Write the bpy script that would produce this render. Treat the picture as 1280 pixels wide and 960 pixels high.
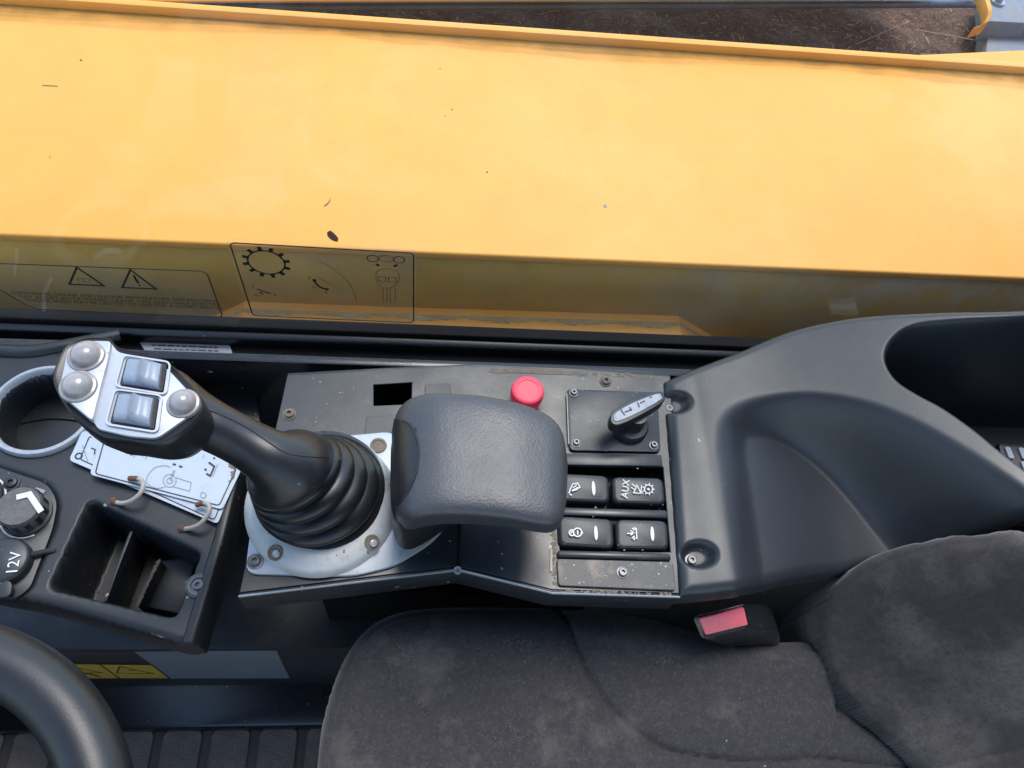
import bpy, bmesh, math, random
import numpy as np
from mathutils import Vector, Matrix
from mathutils.geometry import tessellate_polygon
from mathutils.bvhtree import BVHTree
random.seed(7); np.random.seed(7)
for o in list(bpy.data.objects): bpy.data.objects.remove(o)
scene = bpy.context.scene
COL = scene.collection
# ------------------------------------------------------------------ camera
F = 949.0; CAMH = 1.22
def _n(v): return v / np.linalg.norm(v)
_D = _n(np.array([-122., 580., F]))
_X = np.array([9060., 270., F]); _X = _n(_X); _X = _n(_X - _X.dot(_D) * _D)
_Z = -_D; _Y = np.cross(_Z, _X)
cam_d = bpy.data.cameras.new('camera'); cam = bpy.data.objects.new('camera', cam_d); COL.objects.link(cam)
ax = [Vector((_X[i], _Y[i], _Z[i])) for i in range(3)]
cam.matrix_world = Matrix(((ax[0].x, -ax[1].x, -ax[2].x, 0), (ax[0].y, -ax[1].y, -ax[2].y, 0), (ax[0].z, -ax[1].z, -ax[2].z, CAMH), (0, 0, 0, 1)))
cam_d.sensor_width = 36; cam_d.lens = 36 * F / 1280; cam_d.clip_start = 0.02; cam_d.clip_end = 500
scene.camera = cam
# ------------------------------------------------------------------ light
SUN_EL, SUN_AZ = 68, 20          # the sun stands over the far side of the machine
sd_ = Vector((math.sin(math.radians(SUN_AZ)) * math.cos(math.radians(SUN_EL)), math.cos(math.radians(SUN_AZ)) * math.cos(math.radians(SUN_EL)), math.sin(math.radians(SUN_EL))))
world = bpy.data.worlds.new('World'); scene.world = world; world.use_nodes = True
wn = world.node_tree.nodes; wl = world.node_tree.links
sky = wn.new('ShaderNodeTexSky'); sky.sky_type = 'NISHITA'; sky.sun_disc = False
sky.sun_elevation = math.radians(SUN_EL); sky.sun_rotation = math.radians(SUN_AZ)
sky.dust_density = 1.0; sky.air_density = 1.6; sky.ozone_density = 1.5
bg = wn['Background']; bg.inputs['Strength'].default_value = 0.15
wl.new(sky.outputs[0], bg.inputs['Color'])
sun_d = bpy.data.lights.new('sun', 'SUN'); sun_d.energy = 1.15; sun_d.angle = math.radians(24); sun_d.color = (1.0, 0.95, 0.87)
sun = bpy.data.objects.new('sun', sun_d); COL.objects.link(sun)
sun.rotation_euler = (-sd_).to_track_quat('-Z', 'Y').to_euler(); sun.location = (0, 3, 5)
vs = scene.view_settings; vs.view_transform = 'Standard'; vs.look = 'None'; vs.exposure = 1.3; vs.gamma = 1; vs.use_curve_mapping = False
scene.render.engine = 'CYCLES'
cy = scene.cycles; cy.max_bounces = 5; cy.diffuse_bounces = 3; cy.glossy_bounces = 2; cy.transparent_max_bounces = 10
# ------------------------------------------------------------------ helpers
def ray(px, py):
    r = np.array([px - 640., py - 480., F]); return Vector((r @ _X, r @ _Y, r @ _Z))
CP = Vector((0, 0, CAMH))
def P(px, py, z): r = ray(px, py); return CP + r * ((z - CAMH) / r.z)
def PY(px, py, y): r = ray(px, py); return CP + r * (y / r.y)
def link(name, me, m=None, parent=None, smooth=None):
    o = bpy.data.objects.new(name, me); COL.objects.link(o)
    if m is not None: me.materials.append(m)
    if parent is not None:
        o.parent = parent
        me.transform(Matrix.Translation(-Vector(parent['_w'])))
        o['_w'] = parent['_w']
    else: o['_w'] = (0., 0., 0.)
    if smooth is not None:
        me.polygons.foreach_set('use_smooth', [True] * len(me.polygons))
        me.set_sharp_from_angle(angle=math.radians(smooth))
    return o
def thing(name, label, cat, loc, group=None):
    o = bpy.data.objects.new(name, None); COL.objects.link(o); o.location = loc; o.empty_display_size = .02
    o['_w'] = tuple(loc); o['label'] = label; o['category'] = cat
    if group: o['group'] = group
    return o
def tag(o, label=None, cat=None, group=None, kind=None):
    for k, v in (('label', label), ('category', cat), ('group', group), ('kind', kind)):
        if v: o[k] = v
    return o
class MB:
    def __init__(s): s.v = []; s.f = []
    def add(s, vs, fs):
        b = len(s.v); s.v += [tuple(v) for v in vs]; s.f += [tuple(i + b for i in f) for f in fs]; return s
    def box(s, c, sx, sy, sz, rot=None):
        c = Vector(c); R = rot or Matrix.Identity(3)
        vs = [c + R @ Vector((x * sx / 2, y * sy / 2, z * sz / 2)) for x in (-1, 1) for y in (-1, 1) for z in (-1, 1)]
        return s.add(vs, [(0, 1, 3, 2), (4, 6, 7, 5), (0, 4, 5, 1), (2, 3, 7, 6), (0, 2, 6, 4), (1, 5, 7, 3)])
    def prism(s, top, off, holes=()):
        off = Vector(off); loops = [list(map(Vector, top))] + [list(map(Vector, h)) for h in holes]
        tris = tessellate_polygon(loops); allv = [p for l in loops for p in l]; n = len(allv)
        a = allv; fs = []
        for t in tris: fs.append(tuple(t)); fs.append(tuple(n + i for i in reversed(t)))
        st = 0
        for l in loops:
            k = len(l)
            for i in range(k): j = (i + 1) % k; fs.append((st + i, st + j, n + st + j, n + st + i))
            st += k
        return s.add(a + [p + off for p in a], fs)
    def ring(s, rings, cap0=True, cap1=True, closed=True):
        n = len(rings[0]); vs = [p for r in rings for p in r]; fs = []
        for k in range(len(rings) - 1):
            for i in range(n if closed else n - 1):
                j = (i + 1) % n; fs.append((k * n + i, k * n + j, (k + 1) * n + j, (k + 1) * n + i))
        if cap0: fs.append(tuple(range(n - 1, -1, -1)))
        if cap1: fs.append(tuple((len(rings) - 1) * n + i for i in range(n)))
        return s.add(vs, fs)
    def tube(s, path, r, n=10, cap=True):
        path = [Vector(p) for p in path]; rs = r if isinstance(r, (list, tuple)) else [r] * len(path); rings = []; up = None
        for i, p in enumerate(path):
            t = (path[min(i + 1, len(path) - 1)] - path[max(i - 1, 0)]).normalized()
            if up is None: up = t.orthogonal().normalized()
            up = (up - up.dot(t) * t).normalized(); b = t.cross(up)
            rings.append([p + (up * math.cos(2 * math.pi * k / n) + b * math.sin(2 * math.pi * k / n)) * rs[i] for k in range(n)])
        return s.ring(rings, cap, cap)
    def lathe(s, c, axis, prof, n=32, caps=True):
        c = Vector(c); axis = Vector(axis).normalized(); u = axis.orthogonal().normalized(); w = axis.cross(u)
        rings = [[c + axis * h + (u * math.cos(2 * math.pi * k / n) + w * math.sin(2 * math.pi * k / n)) * max(r, 1e-5) for k in range(n)] for r, h in prof]
        return s.ring(rings, caps, caps)
    def stroke(s, pts, w, nrm, closed=False, th=0.0003):
        pts = [Vector(p) for p in pts]; nrm = Vector(nrm).normalized(); n = len(pts); L = []; R = []
        for i in range(n):
            a = pts[(i - 1) % n] if (closed or i > 0) else None; b = pts[(i + 1) % n] if (closed or i < n - 1) else None
            d1 = (pts[i] - a).normalized() if a is not None else None; d2 = (b - pts[i]).normalized() if b is not None else None
            if d1 is None: d1 = d2
            if d2 is None: d2 = d1
            n1 = nrm.cross(d1).normalized(); n2 = nrm.cross(d2).normalized(); m = n1 + n2
            m = m.normalized() if m.length > 1e-4 else n1
            k = min(1 / max(m.dot(n1), .3), 2.5)
            L.append(pts[i] + m * w / 2 * k); R.append(pts[i] - m * w / 2 * k)
        o = nrm * th; k = n
        vs = L + R + [p + o for p in L] + [p + o for p in R]; fs = []
        for i in range(n if closed else n - 1):
            j = (i + 1) % n
            fs += [(2 * k + i, 3 * k + i, 3 * k + j, 2 * k + j), (i, 2 * k + i, 2 * k + j, j), (k + i, k + j, 3 * k + j, 3 * k + i)]
        return s.add(vs, fs)
    def build(s, name, m, parent=None, bevel=0, seg=2, smooth=40, weld=False):
        me = bpy.data.meshes.new(name); me.from_pydata([tuple(v) for v in s.v], [], s.f)
        bm = bmesh.new(); bm.from_mesh(me)
        if weld: bmesh.ops.remove_doubles(bm, verts=bm.verts, dist=1e-6)
        bmesh.ops.dissolve_limit(bm, angle_limit=.001, verts=bm.verts, edges=bm.edges) if bevel else None
        bmesh.ops.recalc_face_normals(bm, faces=bm.faces)
        if bevel:
            es = [e for e in bm.edges if len(e.link_faces) == 2 and e.calc_face_angle(0) > math.radians(30)]
            bmesh.ops.bevel(bm, geom=es, offset=bevel, segments=seg, affect='EDGES', profile=.5, clamp_overlap=True)
        bm.to_mesh(me); bm.free()
        return link(name, me, m, parent, smooth)
def cat_rom(pts, n=6, closed=True):
    pts = [Vector(p) for p in pts]; out = []; k = len(pts)
    for i in range(k if closed else k - 1):
        g = (lambda j: pts[j % k]) if closed else (lambda j: pts[min(max(j, 0), k - 1)])
        p0, p1, p2, p3 = g(i - 1), g(i), g(i + 1), g(i + 2)
        for q in range(n):
            t = q / n
            out.append(.5 * ((2 * p1) + (p2 - p0) * t + (2 * p0 - 5 * p1 + 4 * p2 - p3) * t * t + (3 * p1 - p0 - 3 * p2 + p3) * t ** 3))
    if not closed: out.append(pts[-1])
    return out
def rnd_poly(pts, r, n=5):
    pts = [Vector(p) for p in pts]; out = []; k = len(pts)
    for i in range(k):
        p = pts[i]; a = pts[i - 1] - p; b = pts[(i + 1) % k] - p
        d = min(r, a.length * .45, b.length * .45); p0 = p + a.normalized() * d; p1 = p + b.normalized() * d
        for q in range(n + 1):
            t = q / n; out.append(p0 * (1 - t) ** 2 + p * 2 * t * (1 - t) + p1 * t * t)
    return out
def PP(pts, z): return [P(p[0], p[1], p[2] if len(p) > 2 else z) for p in pts]
def circ(c, u, v, n=24): return [c + u * math.cos(2 * math.pi * i / n) + v * math.sin(2 * math.pi * i / n) for i in range(n)]
EX, EY, EZ = Vector((1, 0, 0)), Vector((0, 1, 0)), Vector((0, 0, 1))
def text(name, body, size, origin, xd, yd, m, parent, align='CENTER', lift=.0004):
    cu = bpy.data.curves.new(name, 'FONT'); cu.body = body; cu.size = size; cu.align_x = align; cu.align_y = 'CENTER'; cu.resolution_u = 3; cu.offset = 0
    t = bpy.data.objects.new('tmp_text', cu); COL.objects.link(t)
    dg = bpy.context.evaluated_depsgraph_get(); me = bpy.data.meshes.new_from_object(t.evaluated_get(dg))
    bpy.data.objects.remove(t); me.materials.clear(); me.name = name
    xd, yd = Vector(xd).normalized(), Vector(yd).normalized(); nn = xd.cross(yd)
    for v in me.vertices: v.co = Vector(origin) + xd * v.co.x + yd * v.co.y + nn * lift
    return link(name, me, m, parent)
# signed distance to a polygon (+ inside), nearest boundary point
def sdist(poly, X, Y):
    p = np.array([(q[0], q[1]) for q in poly]); best = np.full(X.shape, 1e9); nx = np.zeros_like(X); ny = np.zeros_like(X); ins = np.zeros(X.shape, bool)
    for i in range(len(p)):
        a, b = p[i - 1], p[i]; ab = b - a; l2 = ab @ ab + 1e-18
        t = np.clip(((X - a[0]) * ab[0] + (Y - a[1]) * ab[1]) / l2, 0, 1); qx = a[0] + t * ab[0]; qy = a[1] + t * ab[1]
        d = np.hypot(X - qx, Y - qy); m = d < best; best = np.where(m, d, best); nx = np.where(m, qx, nx); ny = np.where(m, qy, ny)
        c = (a[1] > Y) != (b[1] > Y)
        ins ^= c & (X < (b[0] - a[0]) * (Y - a[1]) / (b[1] - a[1] + 1e-18) + a[0])
    return np.where(ins, best, -best), nx, ny
def pdist(line, X, Y):
    best = np.full(X.shape, 1e9)
    for a, b in zip(line[:-1], line[1:]):
        ab = np.array([b[0] - a[0], b[1] - a[1]]); l2 = ab @ ab + 1e-18
        t = np.clip(((X - a[0]) * ab[0] + (Y - a[1]) * ab[1]) / l2, 0, 1)
        best = np.minimum(best, np.hypot(X - a[0] - t * ab[0], Y - a[1] - t * ab[1]))
    return best
def sstep(x, a, b): t = np.clip((x - a) / (b - a), 0, 1); return t * t * (3 - 2 * t)
def hfield(name, outer, zf, res, rnd, skirt, m, parent, feats=(), holes=()):
    xs = [p[0] for p in outer]; ys = [p[1] for p in outer]
    gx = np.arange(min(xs) - 2 * res, max(xs) + 3 * res, res); gy = np.arange(min(ys) - 2 * res, max(ys) + 3 * res, res)
    X, Y = np.meshgrid(gx, gy, indexing='ij'); d, nx, ny = sdist(outer, X, Y)
    Z0 = zf(X, Y); Z = Z0.copy()
    for f in feats: Z = f(X, Y, Z)
    q = np.clip(rnd - d, 0, rnd); Z = Z - (rnd - np.sqrt(np.maximum(rnd * rnd - q * q, 0)))
    out = d < 0
    X = np.where(out, nx, X); Y = np.where(out, ny, Y)
    Z = np.where(out, Z - skirt, Z)
    ny_ = len(gy); cell = (d[:-1, :-1] > 0) | (d[1:, :-1] > 0) | (d[:-1, 1:] > 0) | (d[1:, 1:] > 0)
    for h in holes:
        hd, _, _ = sdist(h, X, Y)
        cell &= ~((hd[:-1, :-1] > 0) & (hd[1:, :-1] > 0) & (hd[:-1, 1:] > 0) & (hd[1:, 1:] > 0))
    idx = np.arange(X.size).reshape(X.shape); i, j = np.nonzero(cell)
    fs = np.stack([idx[i, j], idx[i + 1, j], idx[i + 1, j + 1], idx[i, j + 1]], 1)
    used = np.unique(fs); remap = np.full(X.size, -1); remap[used] = np.arange(len(used))
    V = np.stack([X.ravel(), Y.ravel(), Z.ravel()], 1)[used]
    me = bpy.data.meshes.new(name); me.from_pydata(V.tolist(), [], remap[fs].tolist()); me.update()
    return link(name, me, m, parent, 75)
# ------------------------------------------------------------------ materials
def mat(name, base, rough=.5, metal=0., spec=.5, var=None, bump=None, bump2=None, specks=None, dirt=None, dirt2=None, coat=0., sheen=0., rvar=None, space='Object'):
    m = bpy.data.materials.new(name); m.use_nodes = True; nt = m.node_tree; N = nt.nodes; L = nt.links; b = N['Principled BSDF']
    b.inputs['Roughness'].default_value = rough; b.inputs['Metallic'].default_value = metal; b.inputs['Specular IOR Level'].default_value = spec
    if coat: b.inputs['Coat Weight'].default_value = coat; b.inputs['Coat Roughness'].default_value = .12
    if sheen: b.inputs['Sheen Weight'].default_value = sheen; b.inputs['Sheen Roughness'].default_value = .4
    tc = N.new('ShaderNodeTexCoord'); co = tc.outputs[space]
    rgb = N.new('ShaderNodeRGB'); rgb.outputs[0].default_value = (*base, 1); col = rgb.outputs[0]
    def noise(sc, det=4, r=.55):
        n = N.new('ShaderNodeTexNoise'); n.inputs['Scale'].default_value = sc; n.inputs['Detail'].default_value = det; n.inputs['Roughness'].default_value = r; L.new(co, n.inputs['Vector']); return n
    def ramp(src, a, b_):
        r = N.new('ShaderNodeMapRange'); r.inputs['From Min'].default_value = a; r.inputs['From Max'].default_value = b_; L.new(src, r.inputs['Value']); return r.outputs[0]
    def mix(fac, c2, c1):
        x = N.new('ShaderNodeMix'); x.data_type = 'RGBA'; L.new(fac, x.inputs['Factor']); L.new(c1, x.inputs['A'])
        if isinstance(c2, tuple): x.inputs['B'].default_value = (*c2, 1)
        else: L.new(c2, x.inputs['B'])
        return x.outputs['Result']
    def mul(a, v):
        x = N.new('ShaderNodeMath'); x.operation = 'MULTIPLY'; L.new(a, x.inputs[0])
        if isinstance(v, float): x.inputs[1].default_value = v
        else: L.new(v, x.inputs[1])
        return x.outputs[0]
    if var:
        sc, amt = var; n = noise(sc, 4); f = ramp(n.outputs['Fac'], .3, .7)
        col = mix(f, tuple(min(1, c * (1 + amt)) for c in base), col)
        col = mix(mul(ramp(noise(sc * 5.3, 3).outputs['Fac'], .4, .75), .6), tuple(c * (1 - amt) for c in base), col)
    for dd in (dirt, dirt2):
        if dd:
            sc, lo, hi, dc, amt = dd
            f = mul(ramp(noise(sc, 5, .68).outputs['Fac'], lo, hi), float(amt)); col = mix(f, dc, col)
    if specks:
        sc, sz, dens, sc_col = specks
        for k, (s2, z2) in enumerate(((sc, sz), (sc * 2.3, sz * 1.1))):
            v = N.new('ShaderNodeTexVoronoi'); v.inputs['Scale'].default_value = s2
            nn = noise(s2 * 1.7, 2); mx = N.new('ShaderNodeVectorMath'); mx.operation = 'MULTIPLY_ADD'
            L.new(nn.outputs['Color'], mx.inputs[0]); mx.inputs[1].default_value = (.6 / s2,) * 3; L.new(co, mx.inputs[2]); L.new(mx.outputs[0], v.inputs['Vector'])
            sep = N.new('ShaderNodeSeparateColor'); L.new(v.outputs['Color'], sep.inputs[0])
            thr = ramp(sep.outputs[0], 1 - dens, 1.0)
            sm = mul(thr, float(z2)); lt = N.new('ShaderNodeMath'); lt.operation = 'LESS_THAN'; L.new(v.outputs['Distance'], lt.inputs[0]); L.new(sm, lt.inputs[1])
            col = mix(mul(lt.outputs[0], .75), sc_col, col)
    L.new(col, b.inputs['Base Color'])
    if rvar:
        r = N.new('ShaderNodeMapRange'); r.inputs['From Min'].default_value = .3; r.inputs['From Max'].default_value = .7
        r.inputs['To Min'].default_value = rough - rvar[1]; r.inputs['To Max'].default_value = rough + rvar[1]
        L.new(noise(rvar[0], 5).outputs['Fac'], r.inputs['Value']); L.new(r.outputs[0], b.inputs['Roughness'])
    prev = None
    for bb in (bump, bump2):
        if bb:
            sc, st, dist = bb; bn = N.new('ShaderNodeBump'); bn.inputs['Strength'].default_value = st; bn.inputs['Distance'].default_value = dist
            L.new(noise(sc, 1).outputs['Fac'], bn.inputs['Height'])
            if prev: L.new(prev, bn.inputs['Normal'])
            prev = bn.outputs[0]
    if prev: L.new(prev, b.inputs['Normal'])
    return m
DUST = (.42, .42, .44)
M = {}
M['plastic'] = mat('moulded_plastic', (.021, .0235, .029), .42, spec=.5, bump=(1100, .22, .0005), var=(14, .12), specks=(75, .08, .12, (.3, .3, .31)), rvar=(9, .06), dirt=(5, .58, .8, (.09, .085, .08), .25))
M['dashp'] = mat('dash_plastic', (.013, .0145, .018), .44, bump=(1100, .22, .0005), var=(14, .15), specks=(70, .12, .25, DUST), rvar=(9, .06), dirt=(7, .56, .8, (.07, .06, .055), .35))
M['metal'] = mat('black_painted_metal', (.016, .0185, .024), .36, spec=.5, bump=(260, .12, .0004), var=(20, .15), specks=(70, .13, .22, (.3, .29, .28)), dirt=(26, .6, .74, (.10, .09, .08), .35), rvar=(22, .08))
M['panel'] = mat('dusty_switch_panel', (.020, .022, .027), .45, specks=(120, .2, .45, DUST), dirt=(38, .52, .66, (.19, .15, .12), .65), bump=(300, .2, .0004))
M['black'] = mat('matt_black', (.005, .005, .006), .8, spec=.15, var=(30, .3))
M['gloss'] = mat('gloss_black_panel', (.012, .012, .015), .22, spec=.5, specks=(60, .12, .25, DUST), var=(12, .2), bump=(14, .1, .002))
M['brownpanel'] = mat('dark_kick_panel', (.030, .026, .028), .35, specks=(40, .09, .2, DUST), var=(7, .25), dirt=(9, .55, .8, (.07, .055, .045), .5), bump=(20, .1, .001))
M['rubber'] = mat('grip_rubber', (.015, .0165, .020), .36, spec=.5, bump=(700, .12, .0004), var=(25, .15), specks=(160, .12, .12, (.2, .2, .2)))
M['boot'] = mat('boot_rubber', (.009, .0095, .012), .34, spec=.5, bump=(500, .1, .0004), specks=(130, .14, .2, (.2, .17, .14)))
M['pad'] = mat('worn_vinyl', (.043, .046, .054), .44, spec=.55, bump=(520, .3, .0008), bump2=(150, .08, .001), var=(26, .14), rvar=(18, .06), specks=(110, .13, .10, (.012, .012, .014)))
M['padend'] = mat('armrest_end_plastic', (.013, .014, .017), .36, bump=(520, .3, .0005))
M['silver'] = mat('silver_paint', (.44, .46, .50), .36, metal=.25, var=(30, .07), specks=(95, .17, .25, (.16, .13, .10)), dirt=(40, .6, .72, (.30, .24, .18), .6), bump=(200, .08, .0003))
M['bezel'] = mat('grey_bezel_paint', (.46, .47, .48), .42, var=(35, .1), specks=(110, .18, .3, (.10, .08, .06)), dirt=(34, .56, .7, (.24, .19, .15), .7), bump=(300, .12, .0004))
M['dome'] = mat('clear_button_cap', (.27, .255, .26), .25, spec=.5, var=(140, .15), dirt=(160, .55, .7, (.28, .22, .19), .5), coat=.4)
M['rocker'] = mat('blue_grey_rocker', (.23, .27, .34), .35, var=(120, .08), bump=(600, .1, .0003))
M['switch'] = mat('switch_cap', (.020, .022, .027), .42, specks=(150, .14, .14, DUST), bump=(900, .15, .0003), dirt=(60, .6, .75, (.1, .085, .07), .35))
M['print'] = mat('white_print', (.62, .64, .66), .5, var=(400, .12))
M['ink'] = mat('black_ink', (.012, .010, .010), .5)
M['midink'] = mat('thin_ink', (.035, .028, .02), .6)
M['faint'] = mat('faded_ink', (.10, .08, .06), .6)
M['greyink'] = mat('grey_ink', (.26, .28, .31), .6)
M['card'] = mat('laminated_card', (.44, .48, .55), .30, spec=.5, var=(30, .06), dirt=(45, .62, .76, (.36, .33, .29), .5), coat=.3)
M['grime'] = mat('brown_grime', (.16, .125, .095), .8, var=(120, .4), bump=(300, .5, .001))
M['darkgrime'] = mat('dark_grime', (.085, .066, .052), .9, var=(200, .4))
M['knob'] = mat('worn_knob', (.085, .078, .076), .5, var=(90, .5), bump=(200, .2, .0008))
M['cord'] = mat('grey_cord', (.36, .32, .28), .55, var=(160, .2))
M['rust'] = mat('rusty_end', (.13, .055, .035), .85, var=(300, .4), bump=(600, .4, .0006))
M['red'] = mat('faded_red_plastic', (.80, .045, .095), .42, var=(90, .08), bump=(300, .06, .0003))
M['pink'] = mat('belt_release_red', (.70, .13, .17), .45, var=(60, .12), dirt=(50, .62, .78, (.5, .3, .3), .4))
M['screw'] = mat('dull_screw_steel', (.13, .13, .14), .4, metal=.6, var=(400, .35), dirt=(200, .5, .7, (.12, .085, .06), .6))
M['steel'] = mat('bare_steel', (.34, .36, .39), .35, metal=.5, var=(90, .25))
M['ringgrey'] = mat('worn_grey_ring', (.34, .36, .40), .5, var=(60, .2), specks=(140, .2, .3, (.08, .08, .09)), bump=(400, .15, .0005))
M['redarc'] = mat('red_print', (.55, .03, .035), .5)
M['ylabel'] = mat('yellow_label', (.66, .40, .05), .45, var=(60, .12))
M['greylabel'] = mat('grey_label', (.22, .22, .24), .45, var=(9, .1), specks=(60, .1, .2, (.2, .2, .2)))
M['palelabel'] = mat('pale_label', (.30, .31, .33), .5, var=(50, .12))
M['yellow'] = mat('yellow_machine_paint', (.76, .350, .066), .55, spec=.3, var=(3.2, .05), dirt2=(2.4, .46, .70, (.80, .45, .17), .55), rvar=(5, .12), specks=(22, .020, .10, (.10, .07, .04)), dirt=(7, .6, .85, (.62, .45, .25), .35), bump=(9, .05, .002))
M['yellowside'] = mat('dusty_yellow_side', (.66, .38, .085), .45, spec=.4, var=(5, .12), specks=(30, .05, .2, (.42, .36, .26)), dirt=(6, .52, .72, (.34, .27, .18), .8), dirt2=(34, .6, .72, (.45, .40, .32), .5), bump=(14, .08, .002))
M['dirtyledge'] = mat('dirt_on_ledge', (.40, .29, .14), .9, var=(50, .35), bump=(200, .5, .002))
M['fabric'] = mat('seat_fabric', (.042, .039, .042), .95, spec=.15, var=(160, .4), bump=(1100, .5, .0012), bump2=(42, .2, .003), sheen=.25, dirt=(15, .54, .74, (.15, .135, .125), .55), dirt2=(330, .54, .66, (.085, .083, .088), .7), specks=(45, .07, .12, (.35, .35, .36)))
M['fabricback'] = mat('backrest_fabric', (.054, .046, .046), .95, spec=.15, var=(150, .3), bump=(1000, .5, .0012), bump2=(30, .35, .004), sheen=.3, dirt=(9, .45, .72, (.175, .150, .138), .85), dirt2=(300, .5, .64, (.028, .026, .027), .5))
M['wheel'] = mat('steering_rim', (.009, .010, .013), .42, spec=.5, bump=(700, .12, .0005), var=(30, .2), rvar=(16, .06))
M['mat'] = mat('floor_mat_rubber', (.090, .074, .068), .7, var=(30, .25), dirt=(18, .45, .7, (.10, .085, .075), .7), specks=(60, .1, .3, (.3, .28, .26)), bump=(150, .3, .001))
M['mattile'] = mat('floor_mat_tile', (.16, .125, .108), .7, var=(30, .25), dirt=(25, .45, .7, (.26, .225, .20), .75), specks=(60, .1, .3, (.3, .28, .26)), bump=(420, .8, .002))
M['soil'] = mat('dirt_and_chaff', (.110, .062, .045), .95, spec=.1, var=(40, .5), dirt=(70, .5, .62, (.15, .11, .085), .8), dirt2=(220, .56, .64, (.27, .22, .17), .8), bump=(60, .8, .012), bump2=(300, .6, .004))
M['bounce_ground'] = mat('pale_bounce_ground', (.30, .28, .25), .95, var=(8, .3), dirt=(60, .5, .65, (.16, .14, .12), .6), bump=(80, .6, .01))
M['lint'] = mat('pale_lint', (.17, .16, .16), .9)
M['buckle'] = mat('glossy_black_plastic', (.012, .013, .017), .24, dirt=(30, .55, .72, (.10, .09, .08), .5), specks=(150, .15, .2, (.3, .29, .28)))
M['lever'] = mat('worn_silver_cap', (.27, .30, .34), .4, var=(90, .2), dirt=(150, .55, .68, (.1, .1, .1), .6))
M['straw'] = mat('straw', (.33, .24, .16), .85, var=(30, .3))
M['pipe'] = mat('blue_black_pipe', (.07, .09, .16), .35, spec=.5, var=(12, .3), dirt=(40, .56, .7, (.2, .16, .13), .5))
M['bluegrey'] = mat('blue_grey_machine_steel', (.17, .20, .26), .55, var=(12, .3), dirt=(14, .42, .66, (.22, .20, .18), .8), bump=(60, .3, .002))
def film_mat(name, col, fac, rough=.35):
    m = bpy.data.materials.new(name); m.use_nodes = True; nt = m.node_tree; N = nt.nodes; L = nt.links
    b = N['Principled BSDF']; b.inputs['Base Color'].default_value = (*col, 1); b.inputs['Roughness'].default_value = rough
    tr = N.new('ShaderNodeBsdfTransparent'); mx = N.new('ShaderNodeMixShader'); tc = N.new('ShaderNodeTexCoord')
    n = N.new('ShaderNodeTexNoise'); n.inputs['Scale'].default_value = 25; n.inputs['Detail'].default_value = 5; L.new(tc.outputs['Object'], n.inputs['Vector'])
    r = N.new('ShaderNodeMapRange'); r.inputs['From Min'].default_value = .35; r.inputs['From Max'].default_value = .75; r.inputs['To Min'].default_value = fac * .6; r.inputs['To Max'].default_value = fac * 1.5
    L.new(n.outputs['Fac'], r.inputs['Value']); L.new(r.outputs[0], mx.inputs[0]); L.new(tr.outputs[0], mx.inputs[1]); L.new(b.outputs[0], mx.inputs[2]); L.new(mx.outputs[0], N['Material Output'].inputs['Surface'])
    return m
M['film'] = film_mat('clear_decal_film', (.5, .46, .42), .045)
M['smudge'] = film_mat('dried_smear', (.7, .66, .6), .10, .9)
def glass_mat():
    m = bpy.data.materials.new('window_glass'); m.use_nodes = True; nt = m.node_tree; N = nt.nodes; L = nt.links; N.remove(N['Principled BSDF'])
    tr = N.new('ShaderNodeBsdfTransparent'); tr.inputs[0].default_value = (.96, .97, .96, 1)
    gl = N.new('ShaderNodeBsdfGlossy'); gl.inputs['Roughness'].default_value = .02
    lw = N.new('ShaderNodeLayerWeight'); pw = N.new('ShaderNodeMath'); pw.operation = 'POWER'; L.new(lw.outputs['Facing'], pw.inputs[0]); pw.inputs[1].default_value = 5
    fr = N.new('ShaderNodeMapRange'); fr.inputs['To Min'].default_value = .025; L.new(pw.outputs[0], fr.inputs['Value']); mx = N.new('ShaderNodeMixShader')
    L.new(fr.outputs[0], mx.inputs[0]); L.new(tr.outputs[0], mx.inputs[1]); L.new(gl.outputs[0], mx.inputs[2])
    df = N.new('ShaderNodeBsdfDiffuse'); df.inputs[0].default_value = (.6, .57, .52, 1); m2 = N.new('ShaderNodeMixShader')
    tc = N.new('ShaderNodeTexCoord'); n = N.new('ShaderNodeTexNoise'); n.inputs['Scale'].default_value = 6; n.inputs['Detail'].default_value = 9; n.inputs['Roughness'].default_value = .7
    L.new(tc.outputs['Object'], n.inputs['Vector']); r = N.new('ShaderNodeMapRange'); r.inputs['From Min'].default_value = .5; r.inputs['From Max'].default_value = .8; r.inputs['To Min'].default_value = .02; r.inputs['To Max'].default_value = .09
    L.new(n.outputs['Fac'], r.inputs['Value']); L.new(r.outputs[0], m2.inputs[0]); L.new(mx.outputs[0], m2.inputs[1]); L.new(df.outputs[0], m2.inputs[2]); L.new(m2.outputs[0], N['Material Output'].inputs['Surface'])
    return m
M['glass'] = glass_mat()
# ================================================================== the setting
# cab floor
fl = MB().box((.1, .05, -.03), 1.5, 1.0, .05).build('floor', M['brownpanel'], None, .002); tag(fl, kind='structure')
# unseen ground far below the machine, made pale to bounce light up
gr = MB().box((0, 0, -1.25), 60, 60, .1).build('ground', M['bounce_ground'], None); tag(gr, kind='structure')
# plain cab walls and partial top added out of view to shade the interior
SHELL = True
tag(MB().box((1.02, -.15, .75), .04, 1.3, 1.75).build('shade_wall_rear', M['black'], None, .004), kind='structure')
tag(MB().box((.15, -.80, .16), 1.78, .04, .45).build('shade_wall_left', M['black'], None, .004), kind='structure')
tag(MB().box((.16, -.32, 1.64), 1.80, 1.00, .04).build('shade_roof', M['black'], None, .004), kind='structure')
tag(MB().box((-.74, -.30, .35), .04, 1.0, .95).build('shade_wall_front', M['black'], None, .004), kind='structure')
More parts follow.
